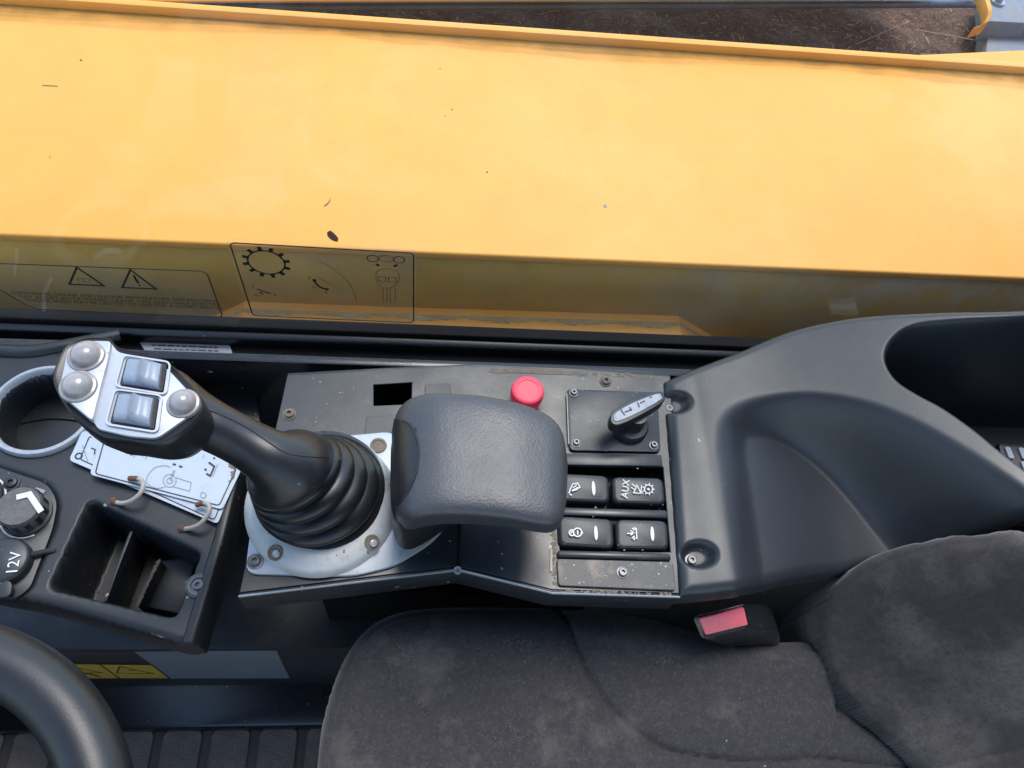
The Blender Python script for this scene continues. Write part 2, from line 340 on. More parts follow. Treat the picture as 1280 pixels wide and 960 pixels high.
# rubber mat with raised tiles
mt = thing('floor_mat', 'black rubber floor mat with raised textured squares beside the seat', 'floor mat', (-.25, .05, 0))
MB().box((-.2, -.02, .0), 1.0, .42, .012).build('mat_base', M['mat'], mt, .002)
tile = None
for i in range(9):
    for j in range(3):
        cx, cy = -.590 + i * .0655, .112 - j * .092
        q = rnd_poly([Vector((cx - .0262, cy - .039, .006)), Vector((cx + .0262, cy - .039, .006)), Vector((cx + .0262, cy + .039, .006)), Vector((cx - .0262, cy + .039, .006))], .009, 4)
        if tile is None:
            tile = MB().prism([p + EZ * .004 for p in q], (0, 0, -.004)).build('tile', M['mattile'], mt, .0012, 1); t0 = Vector((cx, cy, 0))
        else:
            o = tile.copy(); COL.objects.link(o); o.parent = mt; o.location = Vector((cx, cy, 0)) - t0
# sill rail along the cab side at floor level
YW = .205
rl = MB().prism([Vector((-.8, .150, .03)), Vector((.6, .150, .03)), Vector((.6, YW + .01, .045)), Vector((-.8, YW + .01, .045))], (0, 0, -.05)).build('floor_rail', M['gloss'], None, .006, 3)
tag(rl, 'dark painted rail along the foot of the side panel', 'rail')
# ------------------------------------------------------------------ kick panel with shelf
kp = thing('side_panel', 'dark lower cab side panel below the control console', 'panel', (-.1, YW, .03))
MB().box((-.1, YW + .006, .145), 1.5, .012, .25).build('kick_plate', M['brownpanel'], kp, .002)
MB().box((-.1, YW + .10, .275), 1.5, .205, .012).build('shelf', M['metal'], kp, .003)
MB().box((-.1, .425, .41), 1.5, .01, .30).build('back_wall', M['gloss'], kp, .002)
MB().box((.04, YW + .035, .43), .30, .01, .295).build('inner_web', M['black'], kp, .002)
yl = thing('warning_label', 'yellow double warning label low on the dark side panel', 'label', PY(140, 848, YW - .001))
yy = YW - .0008
q4 = [PY(30, 829, yy), PY(190, 831, yy), PY(212, 848, yy), PY(60, 848, yy)]
MB().prism(q4, (0, .0006, 0)).build('label_sheet', M['ylabel'], yl)
b = MB(); nb = (0, -1, 0)
b.stroke(q4, .002, nb, True); b.stroke([PY(124, 830, yy), PY(150, 848, yy)], .002, nb)
b.stroke([PY(84, 832, yy), PY(86, 841, yy), PY(128, 841, yy)], .0018, nb, True); b.stroke([PY(150, 833, yy), PY(146, 841, yy), PY(192, 842, yy)], .0018, nb, True)
b.stroke([PY(104, 842, yy), PY(112, 842, yy), PY(125, 846, yy)], .004, nb); b.stroke([PY(160, 838, yy), PY(168, 838, yy)], .002, nb)
b.build('pictogram', M['ink'], yl)
gl_ = MB().prism([PY(168, 815, yy), PY(345, 812, yy), PY(362, 848, yy), PY(214, 848, yy)], (0, .0006, 0)).build('blank_label', M['greylabel'], None)
tag(gl_, 'blank grey sticker low on the dark panel under the console', 'sticker')
# ------------------------------------------------------------------ window, sill, decals
YG = .468
sw = thing('window_sill', 'black rubber window channel and sill under the side window', 'window sill', (0, YG, .5))
def sillz(px): return PY(px, 400 + 37 * px / 930, YG).z
ZS = PY(465, 419, YG).z
MB().prism([Vector((-1, YG - .012, ZS + .001)), Vector((1.2, YG - .012, ZS + .001)), Vector((1.2, YG - .004, ZS + .004)), Vector((-1, YG - .004, ZS + .004))], (0, 0, -.03)).build('rubber_channel', M['boot'], sw, .002)
MB().box((.1, YG - .022, ZS - .028), 2.2, .035, .03).build('inner_ledge', M['black'], sw, .004)
MB().box((.1, YG - .008, ZS - .20), 2.2, .02, .33).build('inner_wall', M['gloss'], sw, .002)
MB().box((.1, YG + .008, ZS - .015), 2.2, .02, .03).build('outer_channel', M['black'], sw, .003)
wd = thing('side_window', 'clear side window pane with smears in front of the yellow boom', 'window', (0, YG, ZS))
MB().box((.1, YG, ZS + .30), 2.2, .004, .60).build('pane', M['glass'], wd)
b = MB(); x = -.75
while x < .75:
    b.add([(x, YG - .003, ZS + .009), (x + .0022, YG - .003, ZS + .009), (x + .0011, YG - .003, ZS + .0125)], [(0, 1, 2)]); x += .0026
b.add([(-.75, YG - .003, ZS), (.75, YG - .003, ZS), (.75, YG - .003, ZS + .009), (-.75, YG - .003, ZS + .009)], [(0, 1, 2, 3)])
b.build('printed_border', M['ink'], wd)
for pts in ([(116, 322), (128, 313), (140, 311), (152, 314), (150, 318), (138, 316), (124, 322)], [(52, 375), (54, 362), (60, 352), (66, 348), (62, 358), (57, 372), (58, 386), (53, 388)], [(18, 318), (21, 310), (23, 322), (20, 340), (17, 345)]):
    MB().prism(cat_rom([PY(p[0], p[1], YG - .0031) for p in pts], 4), (0, .0004, 0)).build('smear', M['smudge'], wd)
yd = YG - .0026
def D(pts): return [PY(p[0], p[1], yd) for p in pts]
def Dc(cx, cy, rx, rz, n=28):
    c = PY(cx, cy, yd); return circ(c, EX * rx, EZ * rz, n)
# decal: temperature warning
d1 = thing('warning_decal', 'clear decal with two warning triangles and text on window at left', 'decal', PY(140, 390, yd))
out = rnd_poly(D([(-60, 327), (258, 339), (279, 397), (42, 386)]), .008)
MB().prism(out, (0, .0004, 0)).build('film', M['film'], d1)
MB().stroke(out, .0011, nb, True).build('outline', M['ink'], d1)
b = MB(); b.stroke(D([(96, 334), (87, 355), (130, 357)]), .0019, nb, True); b.stroke(D([(163, 337), (153, 359), (195, 361)]), .0019, nb, True)
b.stroke(D([(167, 344), (173, 354)]), .0022, nb); b.stroke(D([(173.5, 356), (175, 357.5)]), .002, nb)
b.build('warning_triangle', M['ink'], d1)
b = MB(); b.stroke(D([(97, 347), (97, 351), (112, 352), (112, 348)]), .0009, nb, True); b.stroke(D([(104, 347.5), (105, 351.5)]), .0009, nb); b.build('manual_icon', M['faint'], d1)
for i, (ln, cx, cy) in enumerate((('DEPENDING ON AIR AND ENGINE TEMPERATURE THE MACHINE', 145, 371), ('MAY ADOPT AN EXTENDED CRANK TIME AND ONCE STARTED', 151, 375.6), ('ENGINE SPEED MAY BE LIMITED TO 1000 FOR A SHORT PERIOD', 157, 380))):
    a_, b_ = PY(30, cy - 4.5, yd), PY(262, cy + 5, yd)
    text('lettering', ln, .0065, PY(cx, cy, yd), EX, EZ, M['midink'], d1)
# decal: boom controls
d2 = thing('control_decal', 'clear decal with gear wheel and machine pictograms on the window', 'decal', PY(410, 400, yd))
MB().prism(rnd_poly(D([(281, 298), (521, 311), (521, 407), (313, 399)]), .006), (0, .0004, 0)).build('film', M['film'], d2)
MB().stroke(rnd_poly(D([(287, 303), (517, 316), (517, 403), (316, 394)]), .005), .0011, nb, True, th=.0006).build('outline', M['ink'], d2)
b = MB(); c = PY(333, 328, yd); rx, rz = .0165, .0165
b.stroke(circ(c, EX * rx, EZ * rz, 36), .0016, nb, True)
for k in range(12):
    a = 2 * math.pi * (k + .3) / 12; u = EX * math.cos(a) + EZ * math.sin(a); b.stroke([c + u * rx, c + u * (rx + .0052)], .0038, nb)
b.build('gear_icon', M['ink'], d2)
b = MB(); b.stroke(D([(321, 361), (339, 367)]), .0016, nb); b.stroke(D([(324, 365), (329, 367)]), .0022, nb)
b.build('arrow_icon', M['ink'], d2); b = MB()
b.stroke(cat_rom(D([(392, 350), (397, 356), (403, 360), (410, 361)]), 5, False), .002, nb); b.stroke(D([(391, 349), (395, 351)]), .003, nb); b.stroke(D([(407, 361), (411, 361.5)]), .003, nb)
b.build('arrow_icon', M['ink'], d2); b = MB(); b.stroke(D([(470, 330), (474, 332)]), .0026, nb); b.build('arrow_icon', M['ink'], d2); b = MB(); b.stroke(D([(492, 333), (497, 331)]), .0026, nb)
b.build('arrow_icon', M['ink'], d2)
b = MB()
b.stroke(Dc(466, 323, .0052, .0045), .0009, nb, True); b.stroke(Dc(499, 324.5, .0052, .0045), .0009, nb, True)
b.stroke(Dc(483, 323, .007, .0045), .0006, nb, True)
b.build('wheel_icon', M['ink'], d2)
b = MB()
b.stroke(cat_rom(D([(470, 343), (474, 337), (484, 335), (495, 338), (499, 345), (497, 353), (490, 359), (479, 359), (472, 353)]), 4), .0007, nb, True)
b.stroke(D([(473, 345), (482, 345.5), (482, 351), (473.5, 351)]), .0009, nb, True); b.stroke(D([(486, 346), (495, 346.5), (495, 352), (486, 351.5)]), .0009, nb, True)
for a_ in ((479, 479), (484, 484), (488, 488), (494, 494)): b.stroke(D([(a_[0], 359), (a_[1], 378)]), .0006, nb)
b.stroke(cat_rom(D([(400, 326), (415, 335), (432, 348), (441, 362), (446, 377)]), 5, False), .0007, nb); b.stroke(D([(397, 346), (418, 358)]), .0006, nb)
b.build('machine_icon', M['faint'], d2)
for s_, cx, cy in (('F', 317, 358), ('R', 344, 368), ('N', 321, 369), ('F', 387, 347), ('N', 393, 359), ('R', 408, 365)):
    text('lettering', s_, .0055, PY(cx, cy, yd), EX, EZ, M['midink'], d2)
# ------------------------------------------------------------------ boom outside
bo = thing('telescopic_boom', 'long yellow painted boom arm running past the side window', 'boom', (0, .72, .3))
YB = .55
def bz(x): return .586 + .0118 * (x + .44)
def by(x): return YB + 0 * x
zt = lambda x, dz=0: bz(x) + dz
YF = sum(P(px, py, .592).y for px, py in ((0, 6), (640, 52), (1280, 94))) / 3
YF0, YF1 = P(0, 6, bz(-.54)).y, P(1280, 94, bz(.84)).y
def yf(x): return YF0 + (YF1 - YF0) * (x + .54) / 1.38
X0, X1 = -1.6, 2.0
def quadprism(m, name, f, parent, bev=.002, seg=2):
    ra = [Vector((X0, y, z)) for y, z in f(X0)]; rb = [Vector((X1, y, z)) for y, z in f(X1)]
    return MB().ring([ra, rb]).build(name, m, parent, bev, seg)
quadprism(M['yellow'], 'top_plate', lambda x: [(YB - .003, bz(x)), (yf(x) + .02, bz(x)), (yf(x) + .02, bz(x) - .012), (YB - .003, bz(x) - .012)], bo, .003, 3)
quadprism(M['yellowside'], 'side_plate', lambda x: [(YB, bz(x) - .012), (YB + .012, bz(x) - .012), (YB + .012, .12), (YB, .12)], bo)
quadprism(M['yellow'], 'far_side_plate', lambda x: [(yf(x) + .002, bz(x) - .012), (yf(x) + .014, bz(x) - .012), (yf(x) + .014, .12), (yf(x) + .002, .12)], bo)
quadprism(M['yellow'], 'edge_flange', lambda x: [(yf(x), bz(x) + .013), (yf(x) + .012, bz(x) + .013), (yf(x) + .012, bz(x)), (yf(x), bz(x))], bo, .002)
# stiffening plate on the side
tp = [PY(252, 402, YB), PY(306, 377, YB), PY(500, 384, YB), PY(700, 390, YB), PY(848, 395, YB), PY(925, 440, YB)]
dy = Vector((0, -.030, -.0005))
b = MB(); n = len(tp); lo = [p + dy for p in tp]; bt = [Vector((p.x, p.y, .2)) for p in lo]; bt0 = [Vector((p.x, YB, .2)) for p in tp]
b.ring([tp, lo, bt, bt0], False, False, closed=False)
b.add([tp[0], lo[0], bt[0], bt0[0]], [(0, 1, 2, 3)]); b.add([tp[-1], bt0[-1], bt[-1], lo[-1]], [(0, 1, 2, 3)])
b.build('stiffener', M['yellow'], bo, 0, smooth=20)
b = MB()
for (p, q) in zip(tp[:-1], tp[1:]):
    K = 40
    for k in range(K):
        a = p.lerp(q, k / K); c = p.lerp(q, (k + 1) / K)
        w0, w1 = [.20 + .07 * math.sin(a.x * 70 + s) + random.uniform(-.06, .06) for s in (0, 2)]
        b.add([a + dy * .34 + EZ * .0008, c + dy * .34 + EZ * .0008, c + dy * (.34 + w1) + EZ * .0008, a + dy * (.34 + w1) + EZ * .0008], [(0, 1, 2, 3)])
o = b.build('settled_dirt', M['dirtyledge'], bo); o['kind'] = 'stuff'
def chip(pts, z=None):
    q = [P(px, py, 0) for px, py in pts]; r = [ray(px, py) for px, py in pts]; out = []
    for px, py in pts:
        p = P(px, py, .592); p = P(px, py, bz(p.x) + .0004); out.append(p)
    return MB().prism(out, (0, 0, -.0003)).build('paint_chip', M['faint'] if z else M['chip'], bo)
M['chip'] = mat('bare_chipped_steel', (.035, .016, .008), .95, spec=.1, var=(300, .4), bump=(500, .4, .001))
chip([(409, 290), (413, 288), (417, 291), (420, 294), (423, 298), (422, 302), (417, 301), (412, 298), (409, 294)])
for cx, cy, r in ((101, 75, 1.2), (62, 196, .8), (565, 137, .8), (556, 145, .6), (609, 215, 1.0), (550, 86, .7), (141, 79, .5)):
    chip([(cx - r * 1.3, cy), (cx, cy - r), (cx + r * 1.4, cy + .3), (cx, cy + r * .8)])
chip([(52, 106), (72, 107), (72, 107.8), (53, 107)], 1); chip([(404, 258), (411, 252), (413, 246), (412.5, 252), (408, 257)], 1)
o = chip([(754, 257), (757, 255), (759, 258), (756, 260)], 1); o.data.materials[0] = M['bluegrey']
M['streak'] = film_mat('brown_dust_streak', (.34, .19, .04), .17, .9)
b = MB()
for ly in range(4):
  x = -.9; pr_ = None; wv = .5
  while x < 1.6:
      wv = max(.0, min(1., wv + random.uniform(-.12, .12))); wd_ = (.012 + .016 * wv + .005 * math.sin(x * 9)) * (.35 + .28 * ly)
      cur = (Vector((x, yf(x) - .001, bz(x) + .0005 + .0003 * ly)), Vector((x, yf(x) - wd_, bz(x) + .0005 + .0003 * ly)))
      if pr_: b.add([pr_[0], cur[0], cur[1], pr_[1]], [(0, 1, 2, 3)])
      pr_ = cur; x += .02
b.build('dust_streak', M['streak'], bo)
nt = M['yellowside'].node_tree; N = nt.nodes; L = nt.links; pb_ = N['Principled BSDF']; src = pb_.inputs['Base Color'].links[0].from_socket
tc = N.new('ShaderNodeTexCoord'); sx = N.new('ShaderNodeSeparateXYZ'); L.new(tc.outputs['Object'], sx.inputs[0])
g1 = N.new('ShaderNodeMapRange'); g1.inputs['From Min'].default_value = .12; g1.inputs['From Max'].default_value = .60; L.new(sx.outputs[0], g1.inputs['Value'])
n1 = N.new('ShaderNodeTexNoise'); n1.inputs['Scale'].default_value = 16; n1.inputs['Detail'].default_value = 7; n1.inputs['Roughness'].default_value = .7; L.new(tc.outputs['Object'], n1.inputs['Vector'])
g2 = N.new('ShaderNodeMapRange'); g2.inputs['From Min'].default_value = .36; g2.inputs['From Max'].default_value = .66; L.new(n1.outputs['Fac'], g2.inputs['Value'])
mu = N.new('ShaderNodeMath'); mu.operation = 'MULTIPLY'; L.new(g1.outputs[0], mu.inputs[0]); L.new(g2.outputs[0], mu.inputs[1])
mx = N.new('ShaderNodeMix'); mx.data_type = 'RGBA'; L.new(mu.outputs[0], mx.inputs['Factor']); L.new(src, mx.inputs['A']); mx.inputs['B'].default_value = (.58, .51, .42, 1); L.new(mx.outputs['Result'], pb_.inputs['Base Color'])
# beyond the boom
dk = thing('engine_deck', 'dirt covered engine deck seen past the far edge of boom', 'engine deck', (.6, 1.4, .1))
b = MB(); K = 90; J = 22; vs_ = []; fs_ = []
for i in range(K + 1):
    for j in range(J + 1):
        vs_.append((-.9 + 3.4 * i / K, 1.0 + .85 * j / J, .22 + .012 * math.sin(i * .7 + j) + random.uniform(-.008, .008)))
for i in range(K):
    for j in range(J): a = i * (J + 1) + j; fs_.append((a, a + J + 1, a + J + 2, a + 1))
b.add(vs_, fs_).build('deck_plate', M['soil'], dk, 0, smooth=60)
b = MB()
for k in range(3000):
    c = Vector((random.uniform(-.3, 2.0), random.uniform(1.05, 1.8), .235 + random.uniform(-.003, .01))); a = random.uniform(0, 6.28); L_ = random.choice((.002, .003, .004, .006, .008, .014)) * random.uniform(.6, 1.2)
    if k % 220 == 0: L_ = .08
    d = Vector((math.cos(a), math.sin(a), random.uniform(-.25, .25))) * L_; w = Vector((-math.sin(a), math.cos(a), 0)) * random.uniform(.0008, .0022)
    b.add([c - d, c - d + w, c + d + w, c + d, c + EZ * .0015], [(0, 1, 4), (1, 2, 4), (2, 3, 4), (3, 0, 4)])
o = b.build('chaff', M['straw'], None); tag(o, 'scattered straw and chaff lying on the dirty deck behind the boom', 'straw', kind='stuff')
def ztop(px, py, z): return P(px, py, z)
pa, pb = P(250, 9, .33), P(1215, 5, .33)
MB_p = MB().tube([pa + (pa - pb) * .5, pa, pb, pb + (pb - pa) * .02], .008, 16)
o = MB_p.build('hydraulic_pipe', M['pipe'], None); tag(o, 'dark blue black pipe along the far side of the dirty deck', 'pipe')
fp = thing('engine_cover', 'yellow engine cover edge at the very top beyond the pipe', 'engine cover', P(600, 0, .38))
a0, a1 = P(-200, 2, .38), P(1195, -3, .38)
MB().prism([a0, a1, a1 + Vector((0, .5, .1)), a0 + Vector((0, .5, .1))], (0, 0, -.005)).build('panel', M['yellow'], fp, .006, 3)
MB().tube([a0 + Vector((0, .01, .01)), a1 + Vector((0, .01, .01))], .003, 8).build('edge_roll', M['yellow'], fp)
# yellow hooked bracket and grey metal at the upper right
hb = thing('yellow_bracket', 'curved yellow bracket by the grey metal at the top right corner', 'bracket', P(1220, 40, .3))
path = cat_rom([P(1210, -30, .36), P(1224, -6, .36), P(1232, 14, .36), P(1232, 26, .35), P(1226, 36, .34), P(1214, 40, .33)], 5, False)
up_ = Vector((0, -.004, .0))
b = MB(); b.ring([[p + Vector((-.005, -.003, .012)), p + Vector((.007, .003, .012)), p + Vector((.007, .003, -.014)), p + Vector((-.005, -.003, -.014))] for p in path])
b.build('hook', M['yellow'], hb, .003)
gb = thing('grey_mount', 'blue grey metal mount with a bolt at the top right corner', 'mount', P(1262, 40, .3))
MB().prism(PP([(1234, -30), (1400, -30), (1400, 34), (1236, 26)], .31), (0, 0, -.05)).build('plate', M['bluegrey'], gb, .004)
MB().prism(PP([(1236, 28), (1400, 34), (1400, 74), (1232, 72)], .27), (0, 0, -.05)).build('lower_plate', M['bluegrey'], gb, .004)
MB().lathe(P(1246, 4, .31), (0, 0, 1), [(.016, 0), (.016, .006), (.009, .006), (.009, .018), (.006, .021), (.001, .021)], 12).build('bolt', M['steel'], gb)
yb2 = thing('yellow_frame_rail', 'short yellow frame rail emerging behind the boom edge at right', 'rail', P(1200, 75, .55))
c0, c1 = P(1090, 70, .52), P(1500, 52, .52)
MB().prism([c0, c1, c1 + Vector((.02, -.12, 0)), c0 + Vector((.02, -.12, 0))], (0, 0, -.05)).build('flange', M['yellow'], yb2, .004)
# ================================================================== control console (folded black metal)
ZC = .60
cs = thing('control_console', 'folded black metal side console with switches, lever plate and red knob', 'console', P(600, 620, .5))
outer = PP([(359, 469), (480, 462), (600, 457), (720, 462), (838, 470), (849, 742), (690, 737), (572, 708), (299, 741), (330, 600)], ZC)
hole1 = PP([(467, 481), (515, 478), (514, 505), (467, 507)], ZC)
SWH = PP([(697, 582), (829, 584), (838, 690), (700, 688)], ZC)
MB().prism(outer, (0, 0, -.003), [hole1, SWH]).build('top_plate', M['metal'], cs, .0006, 1)
b = MB()
fr = [outer[5], outer[6], outer[7], outer[8]]
rings = []
for p in fr: rings.append([p + Vector((0, -.0006, .0006)), p + Vector((0, -.0042, -.0006)), p + Vector((0, -.0042, -.034)), p + Vector((0, -.0012, -.034)), p + Vector((0, -.0012, -.003))])
b.ring(rings).build('front_lip', M['metal'], cs, .0008, 2)
MB().tube([p + Vector((0, -.003, .0002)) for p in fr], .0009, 8).build('worn_edge', M['steel'], cs)
bl = [outer[0], outer[1], outer[2], outer[3], outer[4]]
MB().ring([[p + Vector((0, 0, -.0006)), p + Vector((0, .003, -.0012)), p + Vector((0, .003, -.16)), p + Vector((0, 0, -.16))] for p in bl]).build('back_skirt', M['metal'], cs, .0008)
MB().prism(PP([(440, 470), (545, 470), (545, 520), (440, 520)], ZC - .05), (0, 0, -.004)).build('cavity_floor', M['black'], cs)
# fold ridge between the two halves
MB().tube(PP([(575, 655, ZC + .0003), (573, 708, ZC + .0003)], ZC), .0012, 8).build('fold', M['black'], cs)
lp = MB().lathe(P(572, 713, ZC + .0005), (0, -.3, 1), [(.0034, 0), (.0034, .0015), (.0016, .0018), (.0016, .0004), (.0001, .0004)], 16).build('rivet', M['steel'], cs)
for k, q in enumerate(([(531, 480), (563, 479), (564, 505), (532, 506)], [(458, 521), (515, 518), (515, 545), (455, 545)])):
    MB().prism(rnd_poly(PP(q, ZC + .0014), .003), (0, 0, -.0016)).build('blank_cover', M['plastic'], cs, .0004, 1)
# grime along the back edge and in the corners
def grime(pts, z, parent, m='grime', n=26, s=(.0012, .004)):
    b = MB(); pts = [Vector(p) for p in pts]
    for k in range(n):
        i = random.randrange(len(pts) - 1); c = pts[i].lerp(pts[i + 1], random.random()) + Vector((random.uniform(-1, 1), random.uniform(-1, 1), 0)) * s[1] * .7
        r = random.uniform(*s); h = r * .25; nn = 6
        base = [c + Vector((math.cos(a) * r * random.uniform(.5, 1.3), math.sin(a) * r * random.uniform(.4, 1.0), 0)) for a in [2 * math.pi * q / nn for q in range(nn)]]
        b.add(base + [c + EZ * h], [(q, (q + 1) % nn, nn) for q in range(nn)])
    o = b.build('grime', M[m], parent); o['kind'] = 'stuff'; return o
grime(PP([(610, 462), (680, 464), (760, 468), (835, 472)], ZC + .0002), ZC, cs, n=90, s=(.0008, .003))
MB().prism(cat_rom(PP([(614, 463), (640, 461), (680, 462), (730, 465), (728, 468), (690, 468), (650, 466), (618, 466)], ZC + .0004), 3), (0, 0, -.0003)).build('scraped_paint', M['grime'], cs)
b = MB()
for k in range(45):
    px, py = random.uniform(370, 640), random.uniform(472, 540)
    if 455 < px < 575: continue
    c = P(px, py, ZC + .0002); r = random.uniform(.0003, .0009)
    b.add([c + Vector((-r, 0, 0)), c + Vector((0, -r * .7, 0)), c + Vector((r * random.uniform(.6, 2), 0, 0)), c + Vector((0, r, .0003))], [(0, 1, 2, 3)])
for k in range(70):
    px, py = random.uniform(690, 845), random.uniform(490, 740); c = P(px, py, ZC + .0035); r = random.uniform(.0003, .0009)
    b.add([c + Vector((-r, 0, 0)), c + Vector((0, -r * .7, 0)), c + Vector((r * random.uniform(.6, 2), 0, 0)), c + Vector((0, r, .0003))], [(0, 1, 2, 3)])
o = b.build('dust_flakes', M['cord'], cs); o['kind'] = 'stuff'
def screw(c, r, parent, axis=(0, 0, 1), m='screw', name='screw'):
    return MB().lathe(c, axis, [(r * 1.35, 0), (r * 1.35, .0008), (r, .0010), (r * .96, .0030), (r * .8, .0036), (r * .45, .0036), (r * .42, .0014), (r * .01, .0014)], 18).build(name, M[m], parent)
for px, py in ((362, 518), (757, 477)): screw(P(px, py, ZC), .0045, cs, m='grime')
# right hand sub plate under rotary handle
rp = MB().prism(rnd_poly(PP([(708, 486), (822, 490), (826, 565), (712, 563)], ZC + .0034), .005), (0, 0, -.0034)).build('lever_plate', M['metal'], cs, .0008, 2)
MB().stroke(PP([(708.5, 492), (711, 555)], ZC + .0036), .0009, EZ).build('worn_edge', M['cord'], rp)
for px, py in ((717, 491.5), (720, 554), (817, 557)): screw(P(px, py, ZC + .0034), .0033, rp)
# rotary direction handle
hc = P(787, 536, ZC + .0034)
hd = MB().lathe(hc, EZ, [(.0165, 0), (.0165, .006), (.0150, .009), (.0105, .010), (.0098, .028), (.0001, .028)], 30).build('rotary_base', M['rubber'], cs)
zt_ = ZC + .040
lev = cat_rom(PP([(763, 521), (768, 512), (790, 500), (822, 489), (830, 493), (829, 502), (803, 518), (778, 530), (766, 530)], zt_), 4)
MB().prism(lev, (0, 0, -.013)).build('rotary_handle', M['rubber'], cs, .0025, 3)
lt = MB().prism(cat_rom(PP([(767, 521), (772, 514), (792, 503), (821, 492), (827, 495), (825, 500), (801, 514), (777, 525), (769, 526)], zt_ + .0012), 4), (0, 0, -.002)).build('handle_cap', M['lever'], cs, .0004, 1)
b = MB(); z_ = zt_ + .0013
for q in ([(776, 512), (781, 519)], [(781, 515), (790, 512)], [(797, 503), (799, 509)], [(800, 504), (806, 501)], [(812, 497), (815, 496)], [(787, 509), (789, 513)]): b.stroke(PP(q, z_), .0011, EZ)
b.build('arrow_print', M['ink'], lt)
# red push knob
rc = P(656, 503, ZC)
pr = [(.0135, 0), (.0135, .003), (.0118, .004), (.0118, .010), (.0150, .0115), (.0155, .014), (.0155, .021), (.0148, .0235), (.0125, .0248), (.0105, .0246), (.0100, .0240), (.0001, .0240)]
kb = MB().lathe(rc, (0, 0, 1), pr, 40).build('push_knob', M['red'], cs); kb['label'] = 'round red push knob beside the armrest'
# switch bank
MB().prism(PP([(692, 575), (835, 577), (846, 697), (695, 697)], ZC - .022), (0, 0, -.003)).build('switch_tray', M['panel'], cs)
def bar(q, z, th, m, name, bev=.0008): return MB().prism(PP(q, z), (0, 0, -th)).build(name, M[m], cs, bev, 2)
bar([(700, 566), (827, 568), (829, 583), (700, 581)], ZC + .0042, .005, 'metal', 'rail', .0012)
bar([(699, 633), (834, 637), (836, 648), (699, 644)], ZC + .004, .012, 'metal', 'rail', .0022)
bar([(697, 687), (838, 691), (840, 700), (697, 696)], ZC + .005, .012, 'metal', 'rail', .0022)
bp = MB().prism(rnd_poly(PP([(696, 698), (841, 702), (845, 738), (698, 732)], ZC + .003), .003), (0, 0, -.003)).build('lower_cover', M['panel'], cs, .0006, 1)
screw(P(778, 716, ZC + .003), .0038, bp)
MB().box(P(689, 700, ZC + .0008), .0018, .020, .0012, Matrix.Rotation(math.radians(-4), 3, 'Z')).build('scraped_paint', M['cord'], cs)
grime(PP([(692, 665), (693, 690), (695, 735)], ZC + .0002), ZC, cs, n=60, s=(.0008, .0025))
grime(PP([(700, 689.5), (770, 691), (836, 692)], ZC - .019), ZC, cs, n=60, s=(.001, .003))
grime(PP([(700, 640), (770, 641), (834, 642)], ZC - .019), ZC, cs, n=50, s=(.001, .003))
grime(PP([(700, 738), (770, 741), (848, 744)], ZC + .0002), ZC, cs, n=60, s=(.0008, .002))
def rocker(q, icon):
    zt = ZC + .004
    t = PP(q, zt); c = sum(t, Vector()) / 4
    ring0 = rnd_poly(t, .006, 5); rings = []
    for dz, s in ((-.026, .97), (-.006, 1.0), (-.002, 1.0), (.0, .985), (.0016, .94), (.0022, .86)):
        rings.append([c + (p - c) * s + EZ * (dz + .0022 * (1 - ((p.x - c.x) / .024) ** 2)) for p in ring0])
    o = MB().ring(rings).build('rocker_switch', M['switch'], cs, 0, smooth=50)
    return o
zi = ZC + .0086
s1 = rocker([(697, 593), (761, 596), (762, 629), (697, 626)], 0)
s2 = rocker([(764, 597), (829, 599), (832, 631), (766, 629)], 0)
s3 = rocker([(697, 646), (766, 650), (768, 686), (698, 682)], 0)
s4 = rocker([(769, 650), (834, 652), (836, 687), (770, 686)], 0)
def ellip(cx, cy, par):
    c = P(cx, cy, zi - .0003); u = P(cx + 2.2, cy, zi) - P(cx, cy, zi); v = P(cx + .6, cy + 9, zi) - P(cx, cy, zi); MB().prism(circ(c, u, v, 20), (0, 0, -.0015)).build('indicator', M['print'], par)
ellip(742, 610, s1); ellip(745, 666, s3); ellip(815.5, 667, s4)
def icon(par, strokes, w=.0009, fills=(), m='print', z=None, name='symbol'):
    b = MB(); z = z or zi
    for s in strokes: b.stroke(PP(s, z), w, EZ, len(s) > 3 and s[0] == s[-1])
    return b.build(name, M[m], par)
def pc(cx, cy, r, n=16, a0=0, a1=360): return [(cx + r * math.cos(math.radians(a0 + (a1 - a0) * i / n)), cy + r * math.sin(math.radians(a0 + (a1 - a0) * i / n))) for i in range(n + 1)]
icon(s1, [[(711, 617), (713, 611), (716, 605), (722, 604), (725, 609), (721, 612), (715, 614)], [(716, 610), (721, 606)], [(715, 613), (723, 609)], [(712, 618), (715, 619)]])
icon(s2, [[(790, 605), (795, 609), (792, 616), (801, 617), (797, 608)], [(789, 609), (793, 612)], [(795, 611), (796, 606)], [(802, 607), (801, 614), (804, 617)], pc(810.5, 611.5, 5.2, 18), pc(810.5, 611.5, 1.0, 6)] + [[(810.5 + 5.4 * math.cos(a), 611.5 + 5.4 * math.sin(a)), (810.5 + 7.6 * math.cos(a), 611.5 + 7.6 * math.sin(a))] for a in [k * math.pi / 4.5 for k in range(9)]], .0008)
text('lettering', 'AUX', .0088, P(782, 611, zi), P(783, 601, .6) - P(781, 621, .6), EZ.cross(P(783, 601, .6) - P(781, 621, .6)), M['print'], s2)
icon(s3, [pc(722, 665.5, 5.2, 18), pc(715, 666, 3.6, 12, 40, 320), [(722, 663), (722, 668.5)], [(713, 667), (716, 664)]], .0011)
icon(s4, [[(784, 667), (793, 666)], [(788, 663), (793, 666), (788, 669)], [(795, 660), (796, 674)], [(790, 660), (793, 663)], [(790, 673), (793, 670)], [(793, 659), (794, 662)], [(792, 675), (794, 672)]], .0010)
